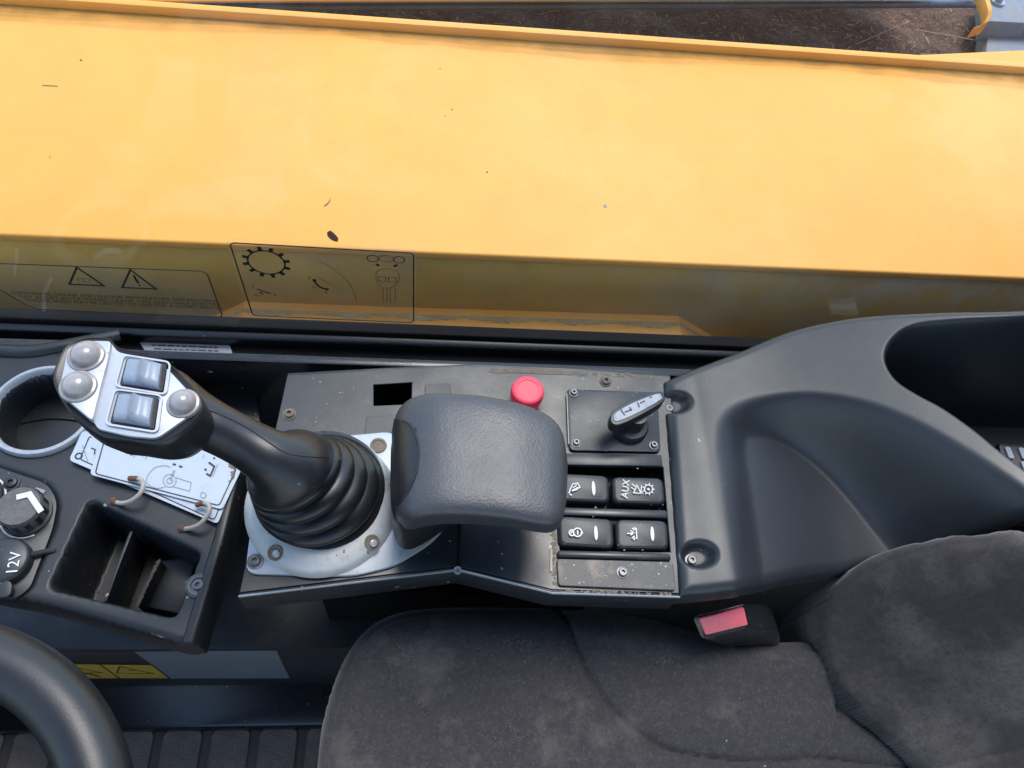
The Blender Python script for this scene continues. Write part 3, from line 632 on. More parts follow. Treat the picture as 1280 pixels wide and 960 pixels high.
# ================================================================== joystick
js = thing('joystick', 'black joystick with silver button head and ribbed rubber boot', 'joystick', P(403, 625, ZC))
zp = ZC + .004
bz_pts = rnd_poly(PP([(306, 717), (318, 622), (360, 575), (415, 546), (492, 539), (540, 600), (562, 652), (540, 678), (492, 708), (440, 720)], zp), .010, 4)
MB().prism(bz_pts, (0, 0, -.004)).build('base_plate', M['silver'], js, .0008, 2)
bc = P(403, 618, zp)
# raised collar, its centre pushed toward the lower right
col_c = P(425, 640, zp)
def er(c, r, z, sx=1.12, sy=.92, rot=.45, n=64):
    out = []
    for i in range(n):
        a = 2 * math.pi * i / n; x, y = r * sx * math.cos(a), r * sy * math.sin(a)
        out.append(Vector((c.x + x * math.cos(rot) - y * math.sin(rot), c.y + x * math.sin(rot) + y * math.cos(rot), z)))
    return out
cc = P(413, 636, zp)
cc = P(403, 630, zp)
rings = [er(cc, .0635, zp - .001, 1, 1), er(cc, .0633, zp + .002, 1, 1), er(cc, .062, zp + .006, 1, 1), er(cc, .0595, zp + .010, 1, 1), er(cc.lerp(bc, .6), .057, zp + .0135, 1, 1), er(bc, .0535, zp + .0150, 1, 1), er(bc, .051, zp + .010, 1, 1), er(bc, .048, zp + .001, 1, 1)]
collar = MB().ring(rings, False, False).build('collar', M['bezel'], js, 0, smooth=60)
TC = BVHTree.FromPolygons([v.co + Vector(js['_w']) for v in collar.data.vertices], [tuple(p.vertices) for p in collar.data.polygons])
for px, py in ((465, 678), (344, 691)):
    h_ = TC.ray_cast(CP, ray(px, py).normalized()); c = h_[0]; nn_ = h_[1] if h_[1].z > 0 else -h_[1]
    hl = MB().lathe(c, nn_, [(.0066, -.001), (.0064, .0006), (.0058, .0009), (.0052, .0007), (.0050, .0003), (.0001, .0003)], 22).build('screw_well', M['grime'], js)
    MB().lathe(c + Vector((.0012, -.0008, .0003)), nn_, [(.0030, 0), (.0030, .0012), (.0022, .0016), (.0001, .0016)], 14).build('screw_head', M['silver'], hl)
c = P(473, 557, zp); MB().lathe(c, EZ, [(.0075, 0), (.0072, .0012), (.0055, .0012), (.005, .0004), (.0001, .0004)], 22).build('plug', M['grime'], js)
screw(P(319, 702, zp), .0048, js, m='screw')
# ribbed boot: stacked bulges, leaning toward the front of the machine
c0 = P(404, 616, zp + .010); c1 = P(364, 587, zp + .062)
ax_ = (c1 - c0); rings = []
NR = 84
for k in range(NR + 1):
    t = k / NR; c = c0.lerp(c1, t) + Vector((0, 0, 0)); r = .0525 + (.0345 - .0525) * (t ** .9); r *= 1 + .17 * (abs(math.cos(t * math.pi * 4.5)) ** .75) - .12
    r += .001
    nrm = EZ.lerp(Vector((-.45, .30, .84)), t).normalized(); u = nrm.orthogonal().normalized(); u = Vector((1, 0, 0)); u = (u - u.dot(nrm) * nrm).normalized(); w = nrm.cross(u)
    rings.append([c + u * r * math.cos(2 * math.pi * i / 64) + w * r * math.sin(2 * math.pi * i / 64) for i in range(64)])
MB().ring(rings, False, True).build('rubber_boot', M['boot'], js, 0, smooth=70)
# handle: bell, neck, grip as one lofted body
st = [  # centre px,py,z ; half size (across, up)
    (368, 591, .668, .0350, .0340), (364, 588, .676, .0356, .0346), (358, 585, .690, .0330, .0320), (350, 580, .699, .0275, .0275), (336, 571, .707, .0212, .0212),
    (314, 558, .713, .0184, .0184), (292, 546, .719, .0178, .0176), (268, 534, .726, .0180, .0175), (246, 523, .731, .0194, .0182), (228, 516, .736, .0230, .0195), (205, 506, .738, .0270, .019), (180, 500, .738, .029, .016)]
cen = [P(a, b_, z) for a, b_, z, *_ in st]; rings = []
tan0 = Vector((-.45, .30, .84))
for i, s in enumerate(st):
    t = (cen[min(i + 1, len(cen) - 1)] - cen[max(i - 1, 0)]).normalized()
    if i <= 2: t = tan0.lerp(t, i / 4).normalized()
    side = t.cross(EZ).normalized() if abs(t.z) < .98 else EY; side = Vector((0, 0, 1)).cross(t).normalized(); upv = t.cross(side).normalized()
    rings.append([cen[i] + side * s[3] * math.cos(2 * math.pi * k / 48) + upv * s[4] * math.sin(2 * math.pi * k / 48) for k in range(48)])
# refine the loft with a spline
ref = []
for k in range(48): ref.append(cat_rom([r[k] for r in rings], 4, False))
rings = [[ref[k][i] for k in range(48)] for i in range(len(ref[0]))]
grip = MB().ring(rings).build('grip', M['rubber'], js, 0, smooth=60)
# head
zh = .768
ho = cat_rom(PP([(65, 478), (69, 452), (82, 430), (106, 420), (136, 421), (146, 432), (180, 440), (212, 453), (238, 478), (253, 500), (249, 520), (226, 544), (198, 556), (155, 551), (122, 545), (88, 517)], zh), 5)
hcn = sum(ho, Vector()) / len(ho); rings = []
for dz, s, sh in ((-.046, .62, .012), (-.040, .78, .010), (-.028, .93, .005), (-.014, 1.0, .001), (-.005, 1.0, 0), (-.001, .985, 0), (.0, .96, 0), (-.001, .93, 0)):
    rings.append([hcn + (p - hcn) * s + Vector((sh, 0, dz)) for p in ho])
head = MB().ring(rings).build('head_shell', M['rubber'], js, 0, smooth=60)
fpz = zh + .0015
fpo = rnd_poly(PP([(85, 437), (103, 427), (138, 427), (147, 440), (183, 447), (207, 458), (233, 486), (249, 503), (240, 517), (196, 548), (160, 545), (122, 536), (117, 527), (77, 494), (76, 478)], fpz), .004, 4)
fpl = MB().prism(fpo, (0, 0, -.004)).build('face_plate', M['silver'], js, .0006, 2)
MB().prism(rnd_poly(PP([(85, 436), (103, 426), (139, 426), (134, 452), (126, 482), (115, 526), (77, 494), (76, 477)], fpz + .0035), .003, 3), (0, 0, -.006)).build('raised_step', M['silver'], fpl, .0028, 3)
def dome(px, py, r, parent, dz=0):
    c = P(px, py, fpz - .001 + dz); a = Vector((.03, -.10, 1)).normalized()
    pr = [(r, 0), (r, .0022), (r * .95, .0032), (r * .82, .0036), (r * .76, .0052), (r * .70, .0070), (r * .56, .0088), (r * .36, .0101), (r * .15, .0106), (.0001, .0107)]
    return MB().lathe(c, a, pr, 32).build('push_button', M['dome'], parent)
dome(109, 447, .0116, fpl, .0035); dome(99, 485, .0116, fpl, .0035); dome(230, 506, .0106, fpl)
def thumb(q, parent):
    base = MB().prism(rnd_poly(PP(q, fpz + .0012), .002), (0, 0, -.003)).build('thumb_rocker', M['boot'], parent, .0005, 1)
    A, B, C_, Dd = PP(q, fpz + .001)      # tl, tr, br, bl
    rings = []
    N = 17
    for i in range(N):
        u = i / (N - 1); s = .10 + .80 * u
        h = .0040 + .0042 * (1 - abs(2 * u - 1)) ** .8 + .0020 * math.exp(-((u - .5) / .05) ** 2) - .0012 * math.exp(-((abs(u - .5) - .17) / .12) ** 2)
        row = []
        for v, hh in ((.08, 0), (.10, .55), (.16, .9), (.3, .96), (.5, .93), (.7, .96), (.84, .85), (.93, .5), (.96, 0)):
            p = A.lerp(B, s).lerp(Dd.lerp(C_, s), v); row.append(p + EZ * (h * hh + .0002 + (0 if hh else -.001)))
        rings.append(row)
    MB().ring(rings, True, True, closed=False).build('rocker_cap', M['rocker'], base, 0, smooth=45)
    MB().stroke(rnd_poly([A.lerp(C_, -.07), B.lerp(Dd, -.07), C_.lerp(A, -.08), Dd.lerp(B, -.08)], .004), .0012, EZ, True, th=.0008).build('rim', M['silver'], base)
thumb([(158, 447), (209, 455), (204, 490), (149, 481)], fpl); thumb([(147, 490), (199, 497), (193, 537), (137, 528)], fpl)
# seam between the two grip halves, laid on the surface
bpy.context.view_layer.update()
def bvh(o):
    me = o.data; w = Vector(o['_w'])
    return BVHTree.FromPolygons([v.co + w for v in me.vertices], [tuple(p.vertices) for p in me.polygons])
T = bvh(grip)
def onto(T, pts, lift=.0002):
    out = []
    for px, py in pts:
        r = ray(px, py).normalized(); h = T.ray_cast(CP, r)
        if h[0] is not None: out.append(h[0] - r * lift)
    return out
def dens(pts, k=5): return [(a.x, a.y) for a in cat_rom([Vector((p[0], p[1], 0)) for p in pts], k, False)]
sp = onto(T, dens([(252, 509), (280, 520), (308, 534), (335, 552), (356, 565), (380, 570), (412, 572)]), .0001)
if len(sp) > 3: MB().tube(sp, .0006, 6).build('seam', M['ink'], js)
# ================================================================== armrest
ar = thing('armrest', 'padded dark grey vinyl wrist rest standing on the console', 'armrest', P(600, 640, ZC))
za = .705
#  stations along the pad: px, far edge py, near edge py, z top, thickness
S = [(491, 545, 632, .672, .030), (495, 527, 648, .682, .034), (503, 514, 655, .690, .036), (516, 505, 656, .697, .036), (535, 500, 652, .702, .034), (560, 499, 650, .705, .031), (600, 501, 651, .706, .029), (640, 508, 655, .706, .028), (668, 517, 660, .704, .027), (690, 530, 662, .701, .026), (702, 548, 655, .696, .022), (708, 580, 635, .688, .014)]
rings = []
for px, y0, y1, zt2, th in S:
    a, b_ = P(px, y0, zt2 - th * .4), P(px - (0 if px < 640 else 2), y1, zt2 - th * .4); c = (a + b_) / 2; h = (a - b_) / 2; ring = []
    for k in range(112):
        t = 2 * math.pi * k / 112; cx_, sz_ = math.cos(t), math.sin(t); e = .42
        X_ = math.copysign(abs(cx_) ** .34, cx_); Z_ = math.copysign(abs(sz_) ** (.45), sz_)
        ring.append(c + h * X_ + EZ * (Z_ * th * (.5 if sz_ > 0 else .6) + (th * .02)))
    rings.append(ring)
ref = [cat_rom([r[k] for r in rings], 8, False) for k in range(112)]
rings = [[ref[k][i] for k in range(112)] for i in range(len(ref[0]))]
pad = MB().ring(rings).build('pad', M['pad'], ar, 0, smooth=75)
# rounded support body rolling down at the front end
bod = []
for px, y0, y1, z0, z1 in ((489, 560, 640, .615, .672), (494, 540, 668, .607, .682), (508, 530, 680, .605, .688), (530, 530, 672, .605, .69), (556, 535, 655, .606, .692), (585, 545, 640, .607, .694)):
    a, b_ = P(px, y0, .66), P(px, y1, .640); c = (a + b_) / 2; h = (a - b_) / 2; c.z = (z0 + z1) / 2
    h.z = 0
    ring = []
    for k in range(40):
        t = 2 * math.pi * k / 40; cx_, sz_ = math.cos(t), math.sin(t)
        ring.append(c + h * math.copysign(abs(cx_) ** .5, cx_) + EZ * (math.copysign(abs(sz_) ** .5, sz_) * (z1 - z0) / 2))
    bod.append(ring)
ref = [cat_rom([r[k] for r in bod], 4, False) for k in range(40)]
bod = [[ref[k][i] for k in range(40)] for i in range(len(ref[0]))]
MB().ring(bod).build('support', M['padend'], ar, 0, smooth=75)
# oval end cap on the front end
T = bvh(pad)
capo = [(504, 526), (512, 531), (519, 543), (523, 560), (522, 580), (517, 600), (508, 618), (498, 630), (489, 637)]
MB().tube(onto(T, dens(capo, 5), .0002), .0010, 8).build('cap_joint', M['ink'], ar)
def proj(p):
    v = Vector(p) - CP; a = np.array([sum(v[j] * (_X, _Y, _Z)[j][i] for j in range(3)) for i in range(3)]); return 640 + F * a[0] / a[2], 480 + F * a[1] / a[2]
def inpoly(x, y, q):
    c = False
    for (ax_, ay_), (bx_, by_) in zip(q, q[1:] + q[:1]):
        if (ay_ > y) != (by_ > y) and x < (bx_ - ax_) * (y - ay_) / (by_ - ay_) + ax_: c = not c
    return c
cpol = dens(capo, 5) + [(470, 640), (470, 520)]
me = pad.data; w0 = Vector(ar['_w']); b = MB(); vm = {}
for p in me.polygons:
    c = p.center + w0
    if len(p.vertices) == 4 and c.z > .655 and inpoly(*proj(c), cpol):
        b.add([me.vertices[i].co + w0 + me.vertices[i].normal * .0005 for i in p.vertices], [(0, 1, 2, 3)])
if b.v: b.build('end_cap', M['padend'], ar, 0, smooth=75, weld=True)
# ================================================================== moulded storage console at right
mo = thing('storage_console', 'moulded dark plastic rear console with open bin and tray recess', 'console', P(1000, 600, .55))
def rimz(x): return .612 + .093 * sstep(x, .26, .60)
def PZ(px, py):
    z = .64
    for _ in range(8): z = float(rimz(np.array(P(px, py, z).x)))
    return P(px, py, z)
oc = [PZ(*p) for p in ((832, 471), (855, 462), (890, 449), (930, 434), (965, 419), (1000, 407), (1050, 396), (1100, 390), (1180, 386), (1280, 384), (1420, 384), (1560, 390))]
outl = cat_rom(oc, 4, False) + [Vector((.85, .15, 0)), Vector((.70, .10, 0))] + cat_rom([P(1210, 690, .585), P(1120, 697, .585), P(1060, 709, .585), P(1030, 714, .588), P(1000, 720, .59), P(946, 733, .60), P(925, 740, .603), P(898, 742, .606), P(852, 743, .61)], 4, False)
rec = cat_rom([PZ(902, 560), PZ(904, 528), PZ(922, 508), PZ(960, 499), PZ(1010, 497), PZ(1070, 508), PZ(1130, 532), PZ(1200, 573), PZ(1280, 628), PZ(1400, 720)], 5, False) + [Vector((.75, .0, 0)), Vector((.2, .0, 0)), P(938, 780, .61), P(926, 725, .61), P(912, 640, .61)]
poc = cat_rom([PZ(1124, 446), PZ(1132, 428), PZ(1152, 417), PZ(1200, 412), PZ(1280, 408), PZ(1420, 408), PZ(1600, 420), PZ(1600, 760), PZ(1400, 652), PZ(1280, 566), PZ(1232, 528), PZ(1190, 499), PZ(1158, 482), PZ(1134, 466)], 4)
scr = [P(846, 500, .612), P(876, 691, .612)]
def f_rec(X, Y, Z):
    d, _, _ = sdist(rec, X, Y); fl = .603 - .030 * sstep(X, .265, .43) - .010 * sstep(Y, .30, .12); w = .030 + .026 * sstep(X, .30, .5)
    k = sstep(d, -w * .25, w); return Z * (1 - k) + fl * k
def f_poc(X, Y, Z):
    d, _, _ = sdist(poc, X, Y); k = sstep(d, -.013, .020); return Z * (1 - k) + .535 * k
def f_scr(X, Y, Z):
    for c, s in ((scr[0], 1), (scr[1], 1)):
        r = np.hypot((X - c.x) * .95, (Y - c.y) * 1.25); Z = Z - .010 * (1 - sstep(r, .008, .0165))
    return Z
def f_left(X, Y, Z):
    xl = .248; return Z - .006 * (1 - sstep(X, xl - .03, xl + .012))
hfield('moulding', outl, lambda X, Y: rimz(X), .0018, .010, .016, M['plastic'], mo, [f_rec, f_poc, f_left, f_scr])
for c in scr:
    p = Vector((c.x - .004, c.y - .002, .597)); screw(p, .0042, mo)
    grime([p + Vector((-.006, -.006, .0004)), p + Vector((.006, -.006, .0004))], 0, mo, n=30, s=(.001, .0028))
b = MB()
for k in range(70):
    px, py = random.uniform(900, 1180), random.uniform(400, 720)
    c = PZ(px, py)
rk = thing('keypad_remote', 'handset with rows of pale keys lying inside the dark bin', 'remote control', P(1290, 590, .60))
rz_ = .553
MB().prism(rnd_poly(PP([(1248, 552), (1370, 560), (1400, 680), (1270, 660)], rz_), .006), (0, 0, -.016)).build('case', M['plastic'], rk, .002)
for i in range(5):
    for j in range(4):
        a = P(1256 + i * 17 + j * 3, 558 + j * 17 + i, rz_ + .0028); e = P(1269 + i * 17 + j * 3, 573 + j * 17 + i, rz_ + .0028)
        MB().prism(rnd_poly([a, Vector((e.x, a.y, a.z)), e, Vector((a.x, e.y, a.z))], .002, 3), (0, 0, -.003)).build('key', M['card'], rk, .0006, 1)
# ================================================================== front dash moulding at left
da = thing('dash_panel', 'dark plastic front panel with tray, cup ring and heater controls', 'dashboard', P(120, 640, .45))
ZD = .56
dout = rnd_poly(PP([(-260, 410), (30, 428), (120, 445), (305, 520), (306, 585), (290, 640), (240, 806), (222, 806), (60, 758), (-260, 690)], ZD), .016)
tray = rnd_poly(PP([(112, 626), (250, 692), (219, 772), (62, 735)], ZD), .006)
CUP = P(55, 514, ZD); CR = .0445
def f_tray(X, Y, Z):
    d, _, _ = sdist(tray, X, Y); return Z - .066 * sstep(d, -.0015, .007)
def f_cup(X, Y, Z):
    r = np.hypot(X - CUP.x, Y - CUP.y); return Z - .055 * (1 - sstep(r, CR - .010, CR - .003))
ctl = rnd_poly(PP([(-140, 560), (-10, 578), (62, 602), (76, 625), (70, 660), (40, 738), (20, 752), (-140, 740)], ZD), .010)
def f_ctl(X, Y, Z):
    d, _, _ = sdist(ctl, X, Y); return Z - .004 * sstep(d, 0, .003)
def f_edge(X, Y, Z):
    l = [dout[0]]; return Z
dash = hfield('moulding', dout, lambda X, Y: np.full(X.shape, ZD), .0022, .008, .030, M['dashp'], da, [f_tray, f_cup, f_ctl])
# raised rim along the right edge
MB().ring([[p + Vector((-.007, 0, -.002)), p + Vector((-.004, 0, .005)), p + Vector((.004, 0, .005)), p + Vector((.007, 0, -.006)), p + Vector((.007, 0, -.035)), p + Vector((-.007, 0, -.035))] for p in PP([(294, 598), (276, 672), (256, 740), (236, 806)], ZD)]).build('edge_rim', M['dashp'], da, .002, 2)
for q, m_ in (([(164, 664), (150, 700), (131, 752)], 'plastic'), ([(199, 700), (184, 730), (172, 757)], 'grime')):
    pts = PP(q, ZD - .014 if m_ == 'plastic' else ZD - .022)
    MB().ring([[p + Vector((-.0013, 0, 0)), p + Vector((.0013, 0, 0)), p + Vector((.0013, 0, -.05)), p + Vector((-.0013, 0, -.05))] for p in pts]).build('divider', M['dashp'], da, .0005)
    if m_ == 'grime': grime([p + EZ * .0002 for p in pts], 0, da, n=160, s=(.0004, .0014), m='darkgrime')
MB().prism(PP([(198, 700), (248, 694), (225, 768), (172, 757)], ZD - .042), (0, 0, -.01)).build('tray_step', M['dashp'], da, .003)
grime(PP([(80, 728), (130, 742), (170, 750), (210, 760)], ZD - .0650), 0, da, n=60, s=(.0004, .0014), m='darkgrime')
grime(PP([(190, 790), (205, 795), (228, 792)], ZD - .002), 0, da, n=200, s=(.0004, .0014), m='darkgrime')
sc_ = MB().lathe(P(249, 733, ZD - .001), EZ, [(.0105, 0), (.0105, .003), (.0085, .0045), (.0062, .0042), (.006, .003), (.0045, .003), (.0042, .006), (.0020, .0062), (.0018, .004), (.0001, .004)], 24).build('screw', M['screw'], da)
# cup ring
MB().lathe(CUP - EZ * .001, EZ, [(CR + .0035, 0), (CR + .0038, .004), (CR + .0022, .0065), (CR - .0005, .0068), (CR - .0022, .005), (CR - .0035, -.004), (CR - .0036, -.010), (CR - .003, -.010)], 64, False).build('cup_ring', M['ringgrey'], da)
cuf = MB().lathe(CUP - EZ * .036, EZ, [(CR - .004, -.004), (CR - .0045, 0), (CR - .010, .0012), (.0001, .0012)], 48).build('cup_base', M['boot'], da)
MB().tube(cat_rom([CUP + Vector((-.036, .004, -.0342)), CUP + Vector((-.012, .010, -.0342)), CUP + Vector((.018, .008, -.0342)), CUP + Vector((.036, .0, -.0342))], 6, False), .0008, 6).build('molded_line', M['black'], cuf)
# heater controls
pl = MB().prism(rnd_poly(PP([(-140, 562), (-10, 581), (59, 604), (72, 626), (66, 660), (37, 736), (18, 749), (-140, 738)], ZD - .0012), .009), (0, 0, -.003)).build('control_plate', M['switch'], da, .0008, 2)
zk = ZD - .0010
screw(P(15, 604, zk), .0052, pl, m='switch')
kc = P(35, 643, zk)
kn = MB().lathe(kc, EZ, [(.0200, 0), (.0200, .003), (.0185, .0045), (.0180, .017), (.0168, .0195), (.0001, .0200)], 40).build('heater_knob', M['knob'], da)
for a in range(0, 360, 30):
    u = Vector((math.cos(math.radians(a)), math.sin(math.radians(a)), 0))
    MB().box(kc + u * .0180 + EZ * .011, .0022, .0042, .012, Matrix.Rotation(math.radians(a), 3, 'Z')).build('knob_rib', M['padend'], kn, .0006, 1)
zq = zk + .0203
MB().stroke(PP([(21, 622), (37, 618), (52, 640)], zq), .0048, EZ, th=.0008).build('pointer', M['print'], kn)
def arc(c, r, a0, a1, n=24): return [c + Vector((math.cos(math.radians(a0 + (a1 - a0) * i / n)), math.sin(math.radians(a0 + (a1 - a0) * i / n)), 0)) * r for i in range(n + 1)]
MB().stroke(arc(kc + EZ * .0005, .0215, 120, 205), .0020, EZ).build('red_arc', M['redarc'], pl)
MB().stroke(arc(kc + EZ * .0005, .0215, 208, 300), .0013, EZ).build('white_arc', M['print'], pl)
MB().stroke(PP([(44, 611), (56, 615)], zk + .0004), .0030, EZ).build('mark', M['greyink'], pl)
MB().stroke(PP([(25, 611), (27, 615)], zk + .0004), .0024, EZ).build('mark', M['redarc'], pl)
kc2 = P(-28, 624, zk); MB().stroke(arc(kc2 + EZ * .0005, .0222, -60, 60), .0014, EZ).build('white_arc', M['print'], pl)
MB().lathe(kc2, EZ, [(.0200, 0), (.0200, .003), (.0185, .0045), (.018, .017), (.0165, .0195), (.0001, .02)], 36).build('fan_knob', M['padend'], da)
so = P(11, 704, zk)
ca = MB().lathe(so, EZ, [(.0195, 0), (.0195, .008), (.0187, .0098), (.0168, .0108), (.0001, .0116)], 40).build('socket_cap', M['plastic'], da)
MB().prism(rnd_poly([so + Vector((.0, -.016, .009)), so + Vector((.012, -.018, .009)), so + Vector((.013, -.030, .008)), so + Vector((.004, -.031, .008))], .005), (0, 0, -.004)).build('pull_tab', M['plastic'], ca, .001)
MB().tube([so + Vector((.018, .006, .005)), so + Vector((.027, .009, .004)), so + Vector((.034, .011, .001))], .0022, 8).build('strap', M['plastic'], ca)
text('lettering', '12V', .0125, P(18, 704, zk + .0120), P(20, 690, .56) - P(14, 718, .56), EZ.cross(P(20, 690, .56) - P(14, 718, .56)), M['print'], ca)
# dark round moulding behind the cup ring
vt = thing('air_vent_surround', 'dark curved moulding under the window at the far left', 'vent', P(10, 440, .55))
MB().tube(cat_rom([P(-90, 430, .556), P(0, 440, .558), P(40, 441, .558), P(75, 435, .558), P(110, 428, .556), P(150, 420, .552)], 5, False), .0075, 14).build('lip', M['dashp'], vt)
MB().prism(PP([(-120, 418), (90, 424), (70, 436), (-120, 436)], .554), (0, 0, -.02)).build('body', M['dashp'], vt, .003)
# sticker on the wall behind the joystick
stk = thing('instruction_sticker', 'small grey sticker with lines of text behind the joystick head', 'sticker', P(235, 440, .52))
zs_ = .5332
a_ = [P(174, 427, zs_), P(287, 431, zs_), P(294, 453, zs_), P(188, 449, zs_)]
MB().prism(PP([(120, 452), (318, 462), (330, 560), (120, 560)], .490), (0, 0, -.01)).build('upper_shelf', M['gloss'], kp, .002)
MB().prism(rnd_poly(a_, .003), (0, 0, -.0005)).build('sheet', M['palelabel'], stk)
b = MB()
for r in range(4):
    y = 431.5 + r * 4.4; x = 190 + r * 2.2; e = 276 + r * 1 - (22 if r == 3 else random.uniform(0, 6))
    while x < e: l = random.uniform(4, 12); b.stroke(PP([(x, y + (x - 190) * .035), (min(x + l, e), y + (min(x + l, e) - 190) * .035)], zs_ + .0002), .0014, EZ); x += l + 2
b.build('lettering', M['greyink'], stk)
for v in stk.children:
    if v.name.startswith('lettering'): v.data.materials[0] = M['switch']
# ================================================================== instruction cards on cord loops
zc1, zc2 = ZD + .006, ZD + .0085
k1 = thing('instruction_card', 'lower white plastic card with ring symbol showing under the other card', 'card', P(150, 600, zc1))
MB().prism(rnd_poly(PP([(103, 538), (86, 575), (272, 655), (284, 625), (290, 560)], zc1), .004), (0, 0, -.0009)).build('sheet', M['card'], k1, .0002, 1)
MB().stroke(rnd_poly(PP([(112, 545), (100, 574), (268, 650), (278, 625)], zc1 + .0001), .003)[1:], .0009, EZ).build('border', M['ink'], k1)
MB().stroke(circ(P(98.5, 570, zc1 + .0002), EX * .0028, EY * .0028, 20), .0012, EZ, True).build('ring_symbol', M['ink'], k1)
b = MB(); b.stroke(PP([(103, 556), (110, 578)], zc1 + .0002), .0007, EZ); b.build('slash', M['greyink'], k1)
b = MB(); b.stroke(PP([(114, 560), (119, 562), (118, 568)], zc1 + .0002), .001, EZ); b.build('arrow_symbol', M['ink'], k1)
k2 = thing('instruction_card', 'upper white plastic card with joystick diagram below the joystick head', 'card', P(210, 600, zc2))
MB().prism(rnd_poly(PP([(127, 545), (112, 593), (278, 637), (303, 584), (270, 540)], zc2), .004), (0, 0, -.0009)).build('sheet', M['card'], k2, .0002, 1)
zz = zc2 + .0002
MB().stroke(rnd_poly(PP([(131, 548), (119, 592), (274, 632), (296, 585)], zz), .003)[1:], .0009, EZ).build('border', M['ink'], k2)
b = MB()
for q in ([(216, 580), (220, 581)], [(224, 582.5), (228, 584)], [(261, 578), (268, 583), (263, 595), (258, 592)], [(256, 586), (258, 588)], [(163, 568), (165, 568.5)], [(178, 568), (179, 570)], [(267, 572), (268.5, 573.5)]): b.stroke(PP(q, zz), .0016, EZ)
b.build('arrow_symbol', M['ink'], k2)
b = MB()
b.stroke(PP([(218, 588), (213, 600)], zz), .0018, EZ); b.stroke([P(x, y, zz) for x, y in pc(212, 601, 8, 20)], .0006, EZ, True); b.stroke([P(x, y, zz) for x, y in pc(212, 601, 3.6, 14)], .0006, EZ, True)
b.stroke(cat_rom(PP([(213, 584), (205, 582), (193, 585), (184, 596), (184, 604), (194, 610), (206, 609)], zz), 4, False), .0006, EZ)
for q in ([(220, 597), (239, 603)], [(239, 603), (237, 613)], [(216, 608), (237, 614)], [(168, 567), (167, 572)], [(184, 567), (182, 574)], [(255, 568), (254, 572)], [(272, 580), (266, 596)]): b.stroke(PP(q, zz), .0006, EZ)
b.stroke([P(x, y, zz) for x, y in pc(254, 619, 3.5, 14)], .0006, EZ, True)
b.build('diagram', M['greyink'], k2)
grime(PP([(288, 578), (292, 590), (287, 602)], zz), 0, k2, n=30, s=(.0006, .002))
for lab, pts in (('grey cord loop holding the cards by their middle', [(143, 627, .560), (152, 629, .566), (164, 626, .573), (175, 617, .578), (179, 606, .579), (175, 599, .577), (162, 598, .571)]), ('grey cord loop holding the cards by their right corner', [(228, 661, .560), (238, 660, .566), (250, 655, .573), (260, 643, .578), (262, 634, .579), (257, 629, .576), (246, 631, .571)])):
    pw = cat_rom([P(a, b_, c) for a, b_, c in pts], 6, False)
    c_ = thing('cord_loop', lab, 'cord', pw[0], 'cord loops through the cards')
    MB().tube(pw, .0020, 12).build('cord', M['cord'], c_)
    MB().lathe(pw[0] - EZ * .001, EZ, [(.0036, 0), (.0038, .002), (.0030, .0045), (.0020, .0055), (.0001, .0058)], 14).build('knot', M['rust'], c_)
    MB().tube(pw[-6:], [.0021] + [.0024] * 5, 12).build('rusty_end', M['rust'], c_)
# ================================================================== seat
se = thing('driver_seat', 'dark grey fabric driver seat with cushion and side bolstered backrest', 'seat', P(800, 900, .3))
ZSE = .50
so_ = cat_rom([P(392, 985, .47), P(398, 925, .47), P(410, 870, .475), P(432, 818, .48), P(462, 780, .485), P(500, 762, .485), P(550, 756, .485), P(620, 755, .485), P(700, 757, .485), P(770, 764, .485), P(830, 775, .485), P(880, 790, .485), P(960, 800, .485), P(1040, 800, .48)], 5, False)
so_ = so_ + [Vector((.62, .15, 0)), Vector((.62, -.32, 0)), Vector((-.07, -.32, 0))]
seam1 = cat_rom(PP([(702, 748), (714, 785), (735, 835), (762, 878), (800, 914), (848, 938), (920, 949), (980, 950), (1030, 945), (1090, 952), (1180, 960)], ZSE), 4, False)
seam2 = cat_rom(PP([(1055, 862), (1058, 890), (1050, 920), (1034, 945)], ZSE), 4, False)
seam3 = cat_rom(PP([(1060, 878), (1080, 895), (1120, 925), (1165, 965)], ZSE), 4, False)
def f_seam(X, Y, Z):
    for s, dp, w in ((seam1, .0052, .0028), (seam2, .004, .0030), (seam3, .004, .003)):
        d = pdist(s, X, Y); Z = Z - dp * np.exp(-(d / w) ** 2) - dp * .9 * np.exp(-(d / .016) ** 2)
    d = pdist(so_, X, Y); Z = Z - .0022 * np.exp(-((d - .011) / .0016) ** 2)
    return Z
def z_seat(X, Y):
    return ZSE + .006 * np.sin(X * 9 + 1) * np.cos(Y * 11) + .010 * sstep(X, .0, -.08) * 0 + .012 * sstep(Y, .10, .17) - .006
cush = hfield('cushion', so_, z_seat, .0022, .034, .10, M['fabric'], se, [f_seam])
bk = cat_rom([P(1022, 806, .505), P(1018, 782, .515), P(1028, 750, .535), P(1050, 722, .56), P(1080, 700, .585), P(1120, 682, .615), P(1180, 668, .655), P(1240, 660, .69), P(1300, 655, .72), P(1400, 650, .77)], 5, False)
bl_ = cat_rom([P(1400, 1180, .52), P(1230, 1010, .51), P(1165, 962, .505), P(1120, 925, .505), P(1080, 893, .505), P(1052, 862, .505), P(1034, 832, .505)], 5, False)
ob = bk + [Vector((.72, .12, 0)), Vector((.72, -.30, 0))] + bl_
bkx = np.array([(p.x, p.y) for p in bk])
